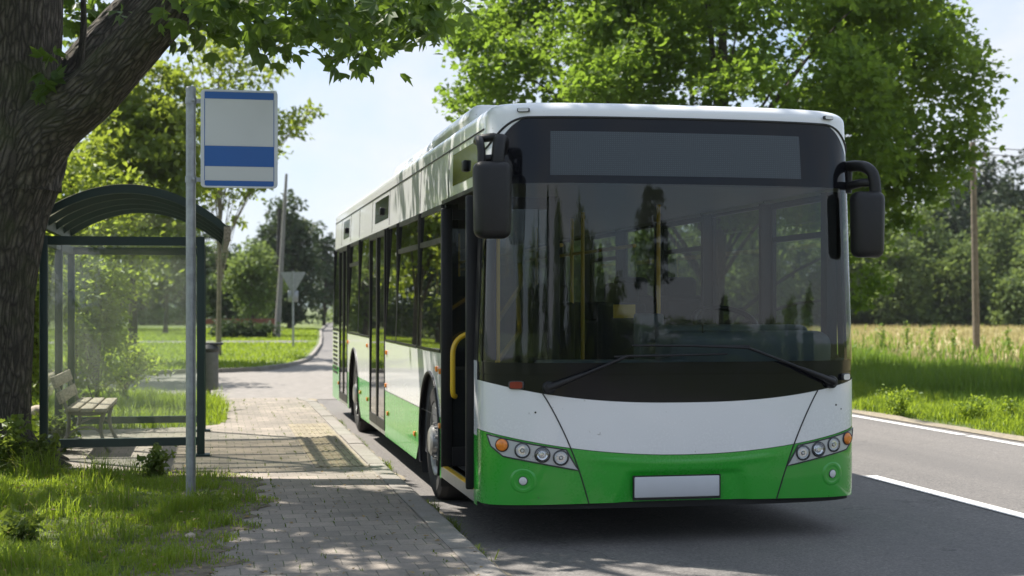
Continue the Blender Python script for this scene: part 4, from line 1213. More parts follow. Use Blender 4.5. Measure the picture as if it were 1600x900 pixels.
    def small_lamp(x, z, w, h, mat_, name, off=0.0):
        a, b = fp(x - w, z, 0.012), fp(x + w, z, 0.012)
        mb = MB(); n_ = fn(x, z); t = (b - a).normalized(); up = Vector((0, 0, 1))
        vs = []
        c = fp(x, z, off)
        for k in range(16):
            w_ = 2 * math.pi * k / 16
            cx, cz = math.copysign(abs(math.cos(w_)) ** 0.45, math.cos(w_)) * w, math.copysign(abs(math.sin(w_)) ** 0.45, math.sin(w_)) * h
            vs.append(c + t * cx + up * cz)
        top = [v + n_ * 0.014 for v in vs]; top2 = [c + (v - c) * 0.82 + n_ * 0.02 for v in vs]
        mb.add(vs + top + top2, [(k, (k + 1) % 16, 16 + (k + 1) % 16, 16 + k) for k in range(16)] + [(16 + k, 16 + (k + 1) % 16, 32 + (k + 1) % 16, 32 + k) for k in range(16)], 1)
        mb.add(top2, [tuple(range(16))], 0)
        return P(mb, name, [mat_, M['lamp_dark']])
    small_lamp(-1.10, 1.085, 0.052, 0.028, M['red'], 'band_lamp')
    small_lamp(1.17, 1.115, 0.045, 0.024, M['clear'], 'band_lamp')
    # ---- roof -----------------------------------------------------------------------------
    def outline(z, ins, n=64):
        pts = []
        for i in range(n + 1):
            u = -1 + 2 * i / n
            x = fx(u, min(z, ROOFZ)); y = fy(x, min(z, ROOFZ))
            k = (hw(min(z, ROOFZ)) - ins) / hw(min(z, ROOFZ))
            pts.append((x * k, D + (y - D) * k + ins * (1 if True else 0) * 0.9, z))
        y1 = L - 0.2
        for i in range(1, 20):
            pts.append(((hw(min(z, ROOFZ)) - ins), D + (y1 - D) * i / 20, z))
        for i in range(n // 2 + 1):
            w = math.pi * i / (n // 2); c, s = math.cos(w), math.sin(w)
            pts.append((math.copysign(abs(c) ** 0.4, c) * (hw(min(z, ROOFZ)) - ins), y1 + (0.2 - min(ins, .19)) * abs(s) ** 0.4, z))
        for i in range(1, 20):
            pts.append((-(hw(min(z, ROOFZ)) - ins), y1 + (D - y1) * i / 20, z))
        return pts
    rings = []
    for ph in np.linspace(0, 90, 10):
        rings.append(outline(ROOFZ + 0.085 * math.sin(R(ph)), 0.10 * (1 - math.cos(R(ph)))))
    for ins, dz in ((0.3, 0.105), (0.6, 0.122), (0.9, 0.13), (1.15, 0.132)):
        rings.append(outline(ROOFZ + dz, ins))
    mb = MB()
    n = len(rings[0])
    vs = [p for r in rings for p in r]
    mb.add(vs, [(i * n + k, i * n + (k + 1) % n, (i + 1) * n + (k + 1) % n, (i + 1) * n + k) for i in range(len(rings) - 1) for k in range(n)], 0, True)
    mb.add(rings[-1], [tuple(range(n))], 0)
    # white strip between windscreen header and roof
    fpatch(mb, lambda x: g_top(x) + 0.006, lambda x: ROOFZ, nu=110, nv=5, off=0.0)
    P(mb, 'roof', M['white'])
    for sg in (-1, 1):
        small_lamp(sg * 1.045, 2.905, 0.042, 0.014, M['clear'], 'marker_lamp', 0.004)
    # ---- roof equipment ----------------------------------------------------------------------
    def pod(name, y0, y1, w0, h, r):
        m2 = MB().rbox(-w0, w0, y0, y1, 2.93, 2.93 + h, r, 5)
        return P(m2, name, [M['white'], M['black']])
    pod('roof_pod', 1.5, 3.6, 1.17, 0.20, 0.10)
    pod('roof_pod', 3.9, 6.5, 1.15, 0.175, 0.09)
    pod('roof_pod', 6.9, 12.4, 1.1, 0.09, 0.06)
    # ---- sides -------------------------------------------------------------------------------
    WH = (2.72, 9.45); WZ = 0.485; AR = 0.575
    DOORS = ((0.58, 2.06), (5.97, 7.52), (10.35, 11.65))
    body = MB()                         # slots: white, green, black, chassis
    def side(sg):
        doors = DOORS if sg < 0 else ()
        cuts = [D] + [v for d in doors for v in d] + [L - 0.2]
        for a, b in zip(cuts[::2], cuts[1::2]):
            ysm = sorted(set([a, b] + [round(y, 4) for w in WH for y in np.linspace(w - AR, w + AR, 33) if a < y < b] + list(np.arange(a, b, 0.5))))
            for y0, y1 in zip(ysm[:-1], ysm[1:]):
                def zl(y):
                    for w in WH:
                        if abs(y - w) < AR: return max(0.25, WZ + math.sqrt(max(0, AR ** 2 - (y - w) ** 2)))
                    return 0.25
                za, zb = zl(y0), zl(y1)
                if min(za, zb) < 0.725:
                    body.add([(sg * 1.30, y0, min(za, .725)), (sg * 1.30, y1, min(zb, .725)), (sg * 1.30, y1, 0.725), (sg * 1.30, y0, 0.725)], [(0, 1, 2, 3)], 1)
                body.add([(sg * 1.30, y0, max(za, .725)), (sg * 1.30, y1, max(zb, .725)), (sg * 1.30, y1, 1.235), (sg * 1.30, y0, 1.235)], [(0, 1, 2, 3)], 0)
        # white band over the windows, narrow black belts
        body.add([(sg * hw(2.42), D, 2.42), (sg * hw(2.42), L - .2, 2.42), (sg * hw(ROOFZ), L - .2, ROOFZ), (sg * hw(ROOFZ), D, ROOFZ)], [(0, 1, 2, 3)], 0)
        # posts between the panes (black, flush)
        return
    side(-1); side(1)
    # rear end
    def rear(z0, z1, mi, n=24):
        rows = []
        for z in (z0, z1):
            row = []
            for i in range(n + 1):
                w = math.pi * i / n; c, s = math.cos(w), math.sin(w)
                row.append((math.copysign(abs(c) ** 0.4, c) * hw(z), L - 0.2 + 0.2 * abs(s) ** 0.4, z))
            rows.append(row)
        body.grid(rows, mi)
    rear(0.28, 0.725, 1); rear(0.725, 1.55, 0); rear(1.55, 2.5, 2); rear(2.5, ROOFZ, 0)
    # floor pan, wheel wells
    body.box(-1.24, 1.24, 0.5, 2.05, 0.275, 0.345, 3); body.box(-1.24, 1.24, 3.4, 8.7, 0.275, 0.345, 3); body.box(-1.24, 1.24, 10.1, 12.7, 0.275, 0.345, 3)
    body.box(-0.72, 0.72, 2.05, 3.4, 0.275, 0.345, 3); body.box(-0.72, 0.72, 8.7, 10.1, 0.275, 0.345, 3)
    for w in WH:
        for sg in (-1, 1):
            rows = []
            for xx in (1.285, 0.70):
                rows.append([(sg * xx, w + (AR + .03) * math.cos(t), WZ + (AR + .03) * math.sin(t)) for t in np.linspace(-0.55, math.pi + 0.55, 30)])
            body.grid(rows, 3)
            body.box(sg * 0.70 - 0.01, sg * 0.70 + 0.01, w - AR, w + AR, 0.3, 1.08, 3)
            # arch lip
            body.tube([(sg * 1.302, w + (AR - .004) * math.cos(t), WZ + (AR - .004) * math.sin(t)) for t in np.linspace(-0.4, math.pi + 0.4, 34)], 0.014, 6, 2)
    # inner lining
    body.box(-1.255, -1.235, 2.1, 5.9, 0.345, 1.22, 4); body.box(-1.255, -1.235, 7.6, 10.3, 0.345, 1.22, 4); body.box(1.235, 1.255, 0.5, 12.7, 0.345, 1.22, 4)
    body.box(-1.2, 1.2, 0.42, 12.75, 2.44, 2.46, 5)
    body.box(-1.2, 1.2, 12.6, 12.68, 0.345, 2.44, 4)
    # pleats: body seams on the upper band
    for sg in (-1, 1):
        for yy in (1.95, 3.55, 5.9, 7.6, 9.1, 10.3, 11.7):
            body.tube([(sg * (hw(2.44) + .0005), yy, 2.44), (sg * (hw(2.82) + .0005), yy, 2.82)], 0.0035, 4, 2, False)
        body.tube([(sg * (hw(2.81) + 0.003), D, 2.81), (sg * (hw(2.81) + 0.003), L - .2, 2.81)], 0.006, 5, 2, False)
        body.tube([(sg * 1.302, D if sg > 0 else 2.1, 0.725), (sg * 1.302, 5.95, 0.725)], 0.002, 4, 2, False)
    # louvres at the rear left corner
    for k in range(11):
        body.box(-1.306, -1.296, 11.95, 12.65, 0.62 + 0.062 * k, 0.65 + 0.062 * k, 2)
    # posts
    def post(sg, y0, y1, z0=1.235, z1=2.42, proud=0.0):
        body.add([(sg * (hw(z0) + proud), y0, z0), (sg * (hw(z0) + proud), y1, z0), (sg * (hw(z1) + proud), y1, z1), (sg * (hw(z1) + proud), y0, z1)], [(0, 1, 2, 3)], 2)
        body.box(min(sg * 1.24, sg * 1.17), max(sg * 1.24, sg * 1.17), y0, y1, z0, z1, 2)
    # left: (pane list), right likewise
    LP = [(2.16, 3.46, 1), (3.52, 5.02, 1), (5.08, 5.92, 0), (7.60, 8.90, 0), (8.96, 10.28, 1), (11.72, 12.74, 0)]
    RP = [(0.56, 1.75, 1), (1.81, 3.2, 0), (3.26, 4.65, 1), (4.71, 6.1, 0), (6.16, 7.55, 1), (7.61, 9.0, 0), (9.06, 10.4, 1), (10.46, 12.74, 0)]
    for sg, PN, drs in ((-1, LP, DOORS), (1, RP, ())):
        occ = sorted([(a, b) for a, b, _ in PN] + list(drs))
        y = D
        for a, b in occ + [(L - .2, L - .2)]:
            if a - y > 0.005: post(sg, y, a)
            y = b
        for a, b, hop in PN:
            z0, z1 = 1.245, 2.405
            mb = MB()
            mb.add([(sg * (hw(z0) - .002), a, z0), (sg * (hw(z0) - .002), b, z0), (sg * (hw(z1) - .002), b, z1), (sg * (hw(z1) - .002), a, z1)], [(0, 1, 2, 3)], 0)
            w = P(mb, 'window', M['cabglass'] if (sg > 0 and a < 1) else (M['tint_light'] if sg > 0 else M['tint']))
            mb = MB()
            def bar(ya, yb, za, zb, pr=.004):
                xo = hw((za + zb) / 2) + pr
                mb.box(min(sg * xo, sg * (xo - .03)), max(sg * xo, sg * (xo - .03)), ya, yb, za, zb)
            bar(a - .004, b + .004, 1.233, 1.255); bar(a - .004, b + .004, 2.393, 2.418); bar(a - .006, a + .012, 1.24, 2.41, .006); bar(b - .012, b + .006, 1.24, 2.41, .006)
            if hop:
                zc = 2.13
                for (ya, yb, za, zb) in ((a, b, zc - .022, zc + .022), (a, a + .03, zc, 2.4), (b - .03, b, zc, 2.4), (a, b, 2.372, 2.4)):
                    bar(ya, yb, za, zb, .008)
            P(mb, 'window_frame', M['black'], w)
    P(body, 'body', [M['white'], M['green'], M['black'], M['chassis'], M['int_grey'], M['ceil']])
    # covers with a little latch over the doors
    for y0, y1 in ((0.62, 1.75), (6.0, 7.3), (10.5, 11.4)):
        mb = MB()
        za, zb = 2.52, 2.76
        mb.add([(-(hw(za) + .003), y0, za), (-(hw(za) + .003), y1, za), (-(hw(zb) + .003), y1, zb), (-(hw(zb) + .003), y0, zb)], [(0, 1, 2, 3)], 0)
        yc = y0 + (y1 - y0) * .45
        mb.rbox(-(hw(2.6) + .03), -(hw(2.6) - .005), yc - .05, yc + .05, 2.58, 2.66, 0.01, 2, 1)
        P(mb, 'side_cover', [M['gloss_black'], M['black']])
    # side marker lamps
    for y, z in ((2.12, 1.09), (2.3, 1.1), (2.13, 0.66), (3.62, 0.47), (5.7, 0.5), (5.86, 0.78), (5.8, 1.12), (7.75, 1.14), (7.75, 0.52), (8.6, 0.55), (10.25, 1.12), (11.75, 0.5)):
        mb = MB().rbox(-1.316, -1.295, y - .035, y + .035, z - .022, z + .022, 0.008, 2)
        P(mb, 'side_marker', M['amber'])
    # ---- closed doors ---------------------------------------------------------------------------
    for a, b in DOORS[1:]:
        mid = (a + b) / 2
        mb = MB()
        X0, X1 = -1.305, -1.255
        for ya, yb in ((a + .01, mid - .008), (mid + .008, b - .01)):
            mb.box(X0, X1, ya, ya + .05, .30, 2.40); mb.box(X0, X1, yb - .05, yb, .30, 2.40)
            mb.box(X0, X1, ya + .05, yb - .05, .30, .40); mb.box(X0, X1, ya + .05, yb - .05, 2.34, 2.40)
        mb.box(-1.285, -1.25, mid - .008, mid + .008, .3, 2.4)
        mb.box(-1.30, -1.20, a, b, 0.255, 0.30, 1)
        d = P(mb, 'door', [M['black'], M['alu']])
        for ya, yb in ((a + .06, mid - .058), (mid + .058, b - .06)):
            P(MB().add([(-1.297, ya, .40), (-1.297, yb, .40), (-1.285, yb, 2.34), (-1.285, ya, 2.34)], [(0, 1, 2, 3)]), 'glass', M['doorglass'], d)
    # ---- open front door -----------------------------------------------------------------------
    a, b = DOORS[0]
    def leaf(xo, xi, y, name='door'):
        mb = MB()
        mb.rbox(xo, xo + .085, y - .022, y + .022, .34, 2.37, .012, 2); mb.rbox(xi - .085, xi, y - .022, y + .022, .34, 2.37, .012, 2)
        mb.box(xo + .085, xi - .085, y - .02, y + .02, .36, .50); mb.box(xo + .085, xi - .085, y - .02, y + .02, 2.28, 2.36)
        d = P(mb, name, M['black'])
        P(MB().add([(xo + .085, y, .50), (xi - .085, y, .50), (xi - .085, y, 2.28), (xo + .085, y, 2.28)], [(0, 1, 2, 3)]), 'glass', M['doorglass'], d)
        return d
    d1 = leaf(-1.31, -0.66, b - 0.04)
    P(MB().tube([(-1.205, b - .06, .90)] + bez((-1.215, b - .12, .90), (-1.235, b - .14, .90), (-1.235, b - .14, .96), 4) + [(-1.235, b - .14, 1.2)] + bez((-1.235, b - .14, 1.22), (-1.235, b - .14, 1.36), (-1.11, b - .14, 1.39), 8) + [(-1.0, b - .13, 1.41), (-.95, b - .06, 1.415)], 0.02, 10), 'handrail', M['yellow_rail'], d1)
    d2 = leaf(-1.348, -0.70, a + 0.045)
    mb = MB()
    mb.box(-1.302, -1.18, a, b, .262, .345, 0); mb.box(-1.18, -0.45, a, b, .335, .349, 1); mb.box(-1.30, -1.26, a + .02, b - .02, .345, .351, 2)
    P(MB().box(-1.30, -1.2, a, b, 2.40, 2.43), 'door_header', M['black'])
    P(mb, 'door_step', [M['alu'], M['chassis'], M['yellow_rail']])
    # ---- wheels ---------------------------------------------------------------------------------
    def wheel(x, y, sg):
        o = (x, y, WZ)
        ax = (sg, 0, 0)
        t = MB().lathe([(0.285, -.27), (0.42, -.285), (0.47, -.26), (0.485, -.2), (0.485, -.05), (0.47, 0.0), (0.42, 0.02), (0.33, 0.015), (0.285, -.005)], o, ax, 48)
        w = P(t, 'wheel', M['rubber'])
        rm = MB().lathe([(0.29, -.01), (0.282, 0.012), (0.27, 0.006), (0.255, -.03), (0.235, -.045), (0.15, -.005), (0.125, 0.0), (0.12, 0.045), (0.09, 0.06), (0, 0.062)], o, ax, 40)
        for k in range(10):
            w_ = 2 * math.pi * k / 10
            c = Vector((x, y + 0.198 * math.cos(w_), WZ + 0.198 * math.sin(w_)))
            rm.lathe([(0.031, -.01), (0.029, 0.006), (0, 0.006)], c + Vector((sg * -.018, 0, 0)), ax, 12, [1, 1])
            c = Vector((x, y + 0.14 * math.cos(w_ + .3), WZ + 0.14 * math.sin(w_ + .3)))
            rm.lathe([(0.013, 0.0), (0.012, 0.028), (0, 0.03)], c, ax, 8, [0, 0])
        P(rm, 'rim', [M['rim'], M['chassis']], w)
    for w in WH:
        wheel(-1.245, w, -1); wheel(1.245, w, 1)
    # ---- mirrors ------------------------------------------------------------------------------------
    def mirror(sg, x0, x1, z0, z1, y0, y1, arm):
        mb = MB()
        xc, zc = (x0 + x1) / 2, (z0 + z1) / 2
        mb.rbox(x0, x1, y0, y1, z0, z1, 0.055, 5)
        for i, v in enumerate(mb.v):       # soft taper towards the bottom, domed front
            t = (v[2] - zc) / (z1 - z0) * 2; q = (v[0] - xc) / (x1 - x0) * 2
            k = 1.0 - 0.07 * max(0, -t) + 0.0 * t
            yb = -0.03 * (1 - q * q) * (1 - 0.5 * t * t) if v[1] < (y0 + y1) / 2 else 0
            mb.v[i] = (xc + (v[0] - xc) * k, v[1] + yb, v[2])
        m = P(mb, 'mirror', M['black'])
        P(MB().rbox(x0 + .03, x1 - .03, y1, y1 + .006, z0 + .04, z1 - .04, .003, 1), 'mirror_glass', M['chrome'], m)
        mb = MB()
        for pts, r in arm: mb.tube(pts, r, 10)
        P(mb, 'mirror_arm', M['black'], m)
    mirror(-1, -1.425, -1.18, 2.04, 2.535, -0.20, -0.05,
           [(bez((-1.34, 0.22, 2.70), (-1.38, -0.10, 2.72), (-1.37, -0.12, 2.60), 8) + [(-1.37, -0.12, 2.50)], 0.026),
            (bez((-1.20, 0.10, 2.62), (-1.20, -0.05, 2.70), (-1.25, -0.11, 2.68), 6) + bez((-1.25, -.11, 2.68), (-1.27, -0.14, 2.62), (-1.27, -0.13, 2.48), 6)[1:], [0.036] * 5 + [0.042] * 6),
            ([(-1.36, -0.1, 2.555), (-1.28, -0.12, 2.56), (-1.22, 0.02, 2.575)], 0.024),
            ([(-1.36, 0.02, 2.695), (-1.28, -0.06, 2.70), (-1.23, -0.08, 2.685)], 0.028)])
    mirror(1, 1.185, 1.415, 1.94, 2.395, 0.0, 0.14,
           [(bez((1.24, 0.35, 2.58), (1.31, 0.12, 2.61), (1.345, 0.08, 2.52), 9) + bez((1.345, .08, 2.52), (1.36, 0.07, 2.46), (1.36, 0.07, 2.34), 5)[1:], [0.04] * 9 + [0.042] * 4),
            ([(1.24, 0.34, 2.44), (1.28, 0.12, 2.46), (1.345, 0.09, 2.46)], 0.03),
            ([(1.255, 0.28, 2.40), (1.26, 0.28, 2.61)], 0.024)])
    # ---- wipers -------------------------------------------------------------------------------------
    def wiper(px, pz, ex, ez, bx0, bz0, bx1, bz1):
        mb = MB()
        o = fp(px, pz, 0.0)
        mb.lathe([(0.045, 0), (0.042, 0.03), (0.028, 0.045), (0, 0.047)], o, fn(px, pz), 18)
        arm = [fp(px + (ex - px) * t, pz + (ez - pz) * t, 0.035 + 0.02 * math.sin(t * 3.14)) for t in np.linspace(0, 1, 12)]
        mb.tube(arm, [0.026, 0.024, 0.021, 0.018, 0.015] + [0.010] * 7, 8)
        bl = [fp(bx0 + (bx1 - bx0) * t, bz0 + (bz1 - bz0) * t, 0.016) for t in np.linspace(0, 1, 20)]
        mb.tube(bl, 0.0085, 6)
        m_ = fp((bx0 + bx1) / 2, (bz0 + bz1) / 2, 0.02)
        mb.tube([arm[-1], m_], 0.009, 6)
        P(mb, 'wiper', M['black'])
    wiper(-0.90, 1.068, -0.40, 1.275, -0.48, 1.27, 0.28, 1.285)
    wiper(1.04, 1.085, 0.42, 1.325, -0.36, 1.345, 0.44, 1.335)
    # ---- cab and saloon -----------------------------------------------------------------------------
    P(MB().rbox(0.02, 1.17, 0.30, 0.85, 1.02, 1.43, 0.10, 5).rbox(0.05, 1.12, 0.62, 0.92, 1.30, 1.47, 0.06, 4).box(-1.15, 1.2, 0.28, 0.62, 0.4, 1.20).rbox(-0.9, 0.1, 0.2, 0.55, 1.1, 1.235, .03, 3), 'dashboard', M['dash'])
    mb = MB()
    c = Vector((0.60, 0.96, 1.485)); tl = R(52)
    ring = []
    for k in range(33):
        w_ = 2 * math.pi * k / 32
        ring.append(c + Vector((0.225 * math.cos(w_), 0.225 * math.sin(w_) * math.cos(tl * .55), -0.225 * math.sin(w_) * -math.sin(tl * .55))))
    mb.tube(ring, 0.021, 8, caps=False)
    mb.tube([c + Vector((-.2, 0, 0)), c + Vector((0, 0, -.04)), c + Vector((.2, 0, 0))], .014, 6)
    mb.tube([c + Vector((0, 0, -.04)), c + Vector((0, -.1, -.35))], .04, 8)
    P(mb, 'steering_wheel', M['black'])
    def seat(x, y, z, name='seat'):
        mb = MB().rbox(x - .21, x + .21, y - .22, y + .22, z + .36, z + .46, .04, 3)
        mb.rbox(x - .21, x + .21, y + .18, y + .27, z + .42, z + 1.08, .045, 4)
        mb.rbox(x - .15, x + .15, y + .19, y + .27, z + 1.05, z + 1.24, .04, 3)
        mb.box(x - .05, x + .05, y - .1, y + .1, z, z + .37)
        return P(mb, name, M['seat'])
    seat(0.60, 1.72, 0.42, 'driver_seat')
    rows = [(3.05, .62), (3.95, .4), (4.85, .4), (6.9, .36), (7.8, .36), (8.9, .6), (9.8, .6), (11.2, .6)]
    for y, z in rows:
        for x in (-0.98, -0.54, 0.54, 0.98):
            if x < 0 and 5.6 < y < 7.3: continue
            seat(x, y, z)
    seat(0.34, 2.62, 0.56); seat(-0.10, 3.35, 0.56)
    P(MB().box(-1.2, 1.2, 2.75, 3.6, .345, .62), 'seat_podium', M['int_grey']); P(MB().box(-1.2, 1.2, 8.6, 12.6, .345, .60), 'seat_podium', M['int_grey'])
    P(MB().rbox(0.245, 0.435, 2.755, 2.765, 1.50, 1.615, .003, 1), 'notice', M['yellow_note'])
    # cab partition and handrails
    P(MB().box(-1.2, -0.66, 2.10, 2.13, .4, 1.1), 'partition', M['int_grey']); P(MB().box(0.62, 1.2, 2.2, 2.23, .4, 1.35), 'partition', M['int_grey'])
    mb = MB()
    for x, y in ((-1.13, 0.62), (0.50, 2.3), (0.14, 3.4), (-0.09, 3.6), (-.28, 4.4), (.28, 4.4), (-.28, 6.0), (.28, 6.0), (-.28, 7.6), (.28, 7.6), (-.28, 9.3), (.28, 9.3)):
        P(MB().tube([(x, y, .36), (x, y, 2.44)], 0.017, 8), 'handrail', M['yellow_rail'])
    for x in (-.3, .3): P(MB().tube([(x, 2.3, 2.1), (x, 11.5, 2.1)], .016, 8), 'handrail', M['yellow_rail'])
    P(MB().tube([(-1.13, .62, 1.22), (-0.86, 1.2, 1.42), (-0.70, 2.1, 1.72)], .017, 8), 'handrail', M['yellow_rail'])
    P(MB().tube([(-1.13, .62, 1.50), (-0.84, 1.25, 1.76), (-0.68, 2.1, 1.95)], .017, 8), 'handrail', M['yellow_rail'])
    # sun blind bar and ticket machine
    P(MB().rbox(-0.02, .16, 1.0, 1.2, 1.2, 1.55, .02, 2).box(.03, .11, 1.05, 1.15, .4, 1.2), 'ticket_machine', M['dash'])
    P(MB().tube([(0.235, 0.36, 1.22), (0.24, 0.37, 1.95)], .006, 6), 'aerial', M['black'])
build_bus()

# ================================================================== STREET FURNITURE
def shelter():
    M = MAT
    X0, X1, Y0, Y1, Z0, ZT = -1.58, -0.10, 15.05, 17.95, 0.13, 2.28
    s = thing('bus_shelter', 'dark green bus shelter with glass walls and arched roof', 'bus shelter', (-0.84, 16.5, Z0))
    off = Vector((-0.84, 16.5, Z0))
    def P(mb, name, mats, par=s, **k):
        mb.v = [(v[0] - off.x, v[1] - off.y, v[2] - off.z) for v in mb.v]
        return mb.build(name, mats, par, **k)
    w = 0.038
    for x, y in ((X0, Y0), (X1, Y0), (X0, Y1), (X1, Y1), (X0, 16.5)):
        P(MB().rbox(x - w, x + w, y - w, y + w, Z0 - .1, ZT, .008, 2).rbox(x - .09, x + .09, y - .09, y + .09, Z0, Z0 + .02, .005, 1), 'post', M['shelter'])
    for y in (Y0, Y1):
        for za, zb in ((2.19, 2.275), (.235, .315)):
            P(MB().box(X0 + w, X1 - w, y - .028, y + .028, za, zb), 'rail', M['shelter'])
    for za, zb in ((2.19, 2.275), (.235, .315)):
        P(MB().box(X0 - .028, X0 + .028, Y0 + w, 16.5 - w, za, zb), 'rail', M['shelter']); P(MB().box(X0 - .028, X0 + .028, 16.5 + w, Y1 - w, za, zb), 'rail', M['shelter'])
    P(MB().box(X1 - .03, X1 + .03, Y0 + w, Y1 - w, 2.19, 2.275), 'rail', M['shelter'])
    def arc(t, grow=0.0):
        xa, xb = X0 - 0.06, X1 + 0.26
        x = xa + (xb - xa) * t
        # steeper at the back, runs down to the front
        z = 2.30 + 0.44 * math.sin(math.pi * min(1, (0.06 + t * 0.93))) ** 0.75
        return x, z + grow
    ya, yb = Y0 - 0.18, Y1 + 0.2
    T = np.linspace(0, 1, 26)
    mb = MB().grid([[(arc(t, .034)[0], y, arc(t, .034)[1]) for t in T] for y in np.linspace(ya, yb, 6)])
    P(mb, 'roof', M['roofsheet'])
    for y in np.linspace(ya + .03, yb - .03, 5):
        mb = MB(); rows = []
        for dz, dy in ((-.022, -.026), (.06, -.026), (.06, .026), (-.022, .026), (-.022, -.026)):
            rows.append([(arc(t)[0], y + dy * 1.15, arc(t)[1] - .03 + dz) for t in T])
        mb.grid(rows, smooth=False)
        P(mb, 'roof_rib', M['shelter'])
    mb = MB()
    x, z = arc(1.0)
    mb.box(x - .035, x + .02, ya - .01, yb + .01, z - .10, z + .05)
    P(mb, 'gutter_beam', M['shelter'])
    P(MB().box(x - .04, x + .025, ya - .03, ya - .012, z - .105, z + .04), 'beam_end', M['slat'])
    x, z = arc(0.0)
    P(MB().box(x - .02, x + .04, ya - .01, yb + .01, z - .06, z + .05), 'gutter_beam', M['shelter'])
    # glass
    def pane(vs): 
        P(MB().add(vs, [tuple(range(len(vs)))]), 'glass_pane', M['shelter_glass'])
    for y in (Y0, Y1):
        pane([(X0 + w, y, .315), (X1 - w, y, .315), (X1 - w, y, 2.19), (X0 + w, y, 2.19)])
        top = [(arc(t)[0], y, arc(t)[1] - .09) for t in T if X0 < arc(t)[0] < X1]
        if y == Y1: pane([(X0, y, 2.28)] + [(X1, y, 2.28)] + top[::-1])
    for a, b in ((Y0 + w, 16.5 - w), (16.5 + w, Y1 - w)):
        pane([(X0, a, .315), (X0, b, .315), (X0, b, 2.19), (X0, a, 2.19)])
shelter()

def bench():
    M = MAT
    o = Vector((-1.2, 16.3, 0.13))
    b = thing('park_bench', 'weathered slatted bench with iron legs inside the bus shelter', 'bench', tuple(o))
    y0, y1 = 15.32 - o.y, 17.05 - o.y
    for i, x in enumerate((-0.20, -0.065, 0.07)):
        MB().rbox(x, x + .118, y0, y1, .43 - .005 * i, .468 - .005 * i, .007, 2).build('seat_slat', M['slat'], b)
    for i, (x, z) in enumerate(((-.262, .56), (-.315, .715))):
        mb = MB().rbox(-.018, .018, y0, y1, -.055, .06, .007, 2)
        c, s_ = math.cos(R(-18)), math.sin(R(-18))
        mb.v = [(x + v[0] * c + v[2] * s_, v[1], z + v[2] * c - v[0] * s_) for v in mb.v]
        mb.build('back_slat', M['slat'], b)
    for y in (y0 + .22, y1 - .22):
        mb = MB()
        mb.tube(bez((-.34, y, .78), (-.24, y, .5), (-.20, y, .42), 6), .02, 8)
        mb.tube(bez((-.24, y, .42), (0, y, .36), (.19, y, .42), 8), .02, 8)
        mb.tube(bez((-.2, y, .42), (-.16, y, .2), (-.30, y, .0), 8), [.024, .022, .02, .019, .018, .018, .02, .024], 8)
        mb.tube(bez((.15, y, .41), (.06, y, .2), (.21, y, .0), 8), [.024, .022, .02, .019, .018, .018, .02, .024], 8)
        mb.tube(bez((-.19, y, .2), (-.02, y, .32), (.12, y, .2), 8), .012, 6)
        mb.build('leg', M['iron'], b)
bench()

def stop_sign():
    M = MAT
    o = Vector((-0.155, 11.9, float(gz(-.155, 11.9))))
    s = thing('bus_stop_sign', 'blue and grey bus stop board on a galvanised pole in the grass', 'bus stop sign', tuple(o))
    H = 3.285 - o.z
    mb = MB().tube([(0, 0, -.2), (0, 0, H)], 0.038, 20)
    mb.lathe([(0.041, 0), (0.041, .02), (.03, .032), (0, .035)], (0, 0, H - .01), (0, 0, 1), 20)
    mb.build('pole', M['galv'], s)
    for z in (3.255 - o.z - .06, 2.585 - o.z):
        MB().lathe([(0.044, 0), (0.044, .05)], (0, 0, z - .025), (0, 0, 1), 20).box(.03, .10, -.012, .012, z - .016, z + .016).lathe([(.012, 0), (.012, .02), (0, .022)], (.02, -.042, z), (0, -1, 0), 8).build('clamp', M['galv'], s)
    x0, x1, z0, z1 = .075, .665, 2.525 - o.z, 3.285 - o.z
    # rounded-corner board
    def rr(x0, x1, z0, z1, r, n=6):
        pts = []
        for cx, cz, a0 in ((x1 - r, z1 - r, 0), (x0 + r, z1 - r, 90), (x0 + r, z0 + r, 180), (x1 - r, z0 + r, 270)):
            for k in range(n + 1):
                a = R(a0 + 90 * k / n); pts.append((cx + r * math.cos(a), cz + r * math.sin(a)))
        return pts
    mb = MB()
    out = rr(x0, x1, z0, z1, .03)
    n = len(out)
    f = [(x, -.028, z) for x, z in out]; bk = [(x, .012, z) for x, z in out]
    inn = [(x, -.028, z) for x, z in rr(x0 + .026, x1 - .026, z0 + .012, z1 - .012, .02)]
    inn2 = [(x, -.022, z) for x, _, z in inn]
    mb.add(f + bk, [(k, (k + 1) % n, n + (k + 1) % n, n + k) for k in range(n)]); mb.add(bk, [tuple(range(n))])
    mb.add(f + inn, [(k, n + k, n + (k + 1) % n, (k + 1) % n) for k in range(n)])
    mb.add(inn + inn2, [(k, n + k, n + (k + 1) % n, (k + 1) % n) for k in range(n)])
    mb.add(inn2, [tuple(range(n))])
    bd = mb.build('sign_board', M['sign_frame'], s)
    xa, xb = x0 + .03, x1 - .03
    Hh = z1 - z0
    T = lambda q: z1 - q * Hh
    faces = MB()
    def band(a, b, mi, dx=0.0): faces.box(xa - dx, xb + dx, -.0255, -.0215, T(b), T(a), mi)
    band(.022, .092, 1); band(.096, .57, 0); band(.575, .782, 1); band(.786, .925, 0); band(.930, .985, 1)
    faces.box(xa - .003, xa + .002, -.0262, -.0256, T(.925), T(.096), 1); faces.box(xb - .002, xb + .003, -.0262, -.0256, T(.925), T(.096), 1)
    faces.build('sign_face', [M['sign_grey'], M['sign_blue']], bd)
stop_sign()

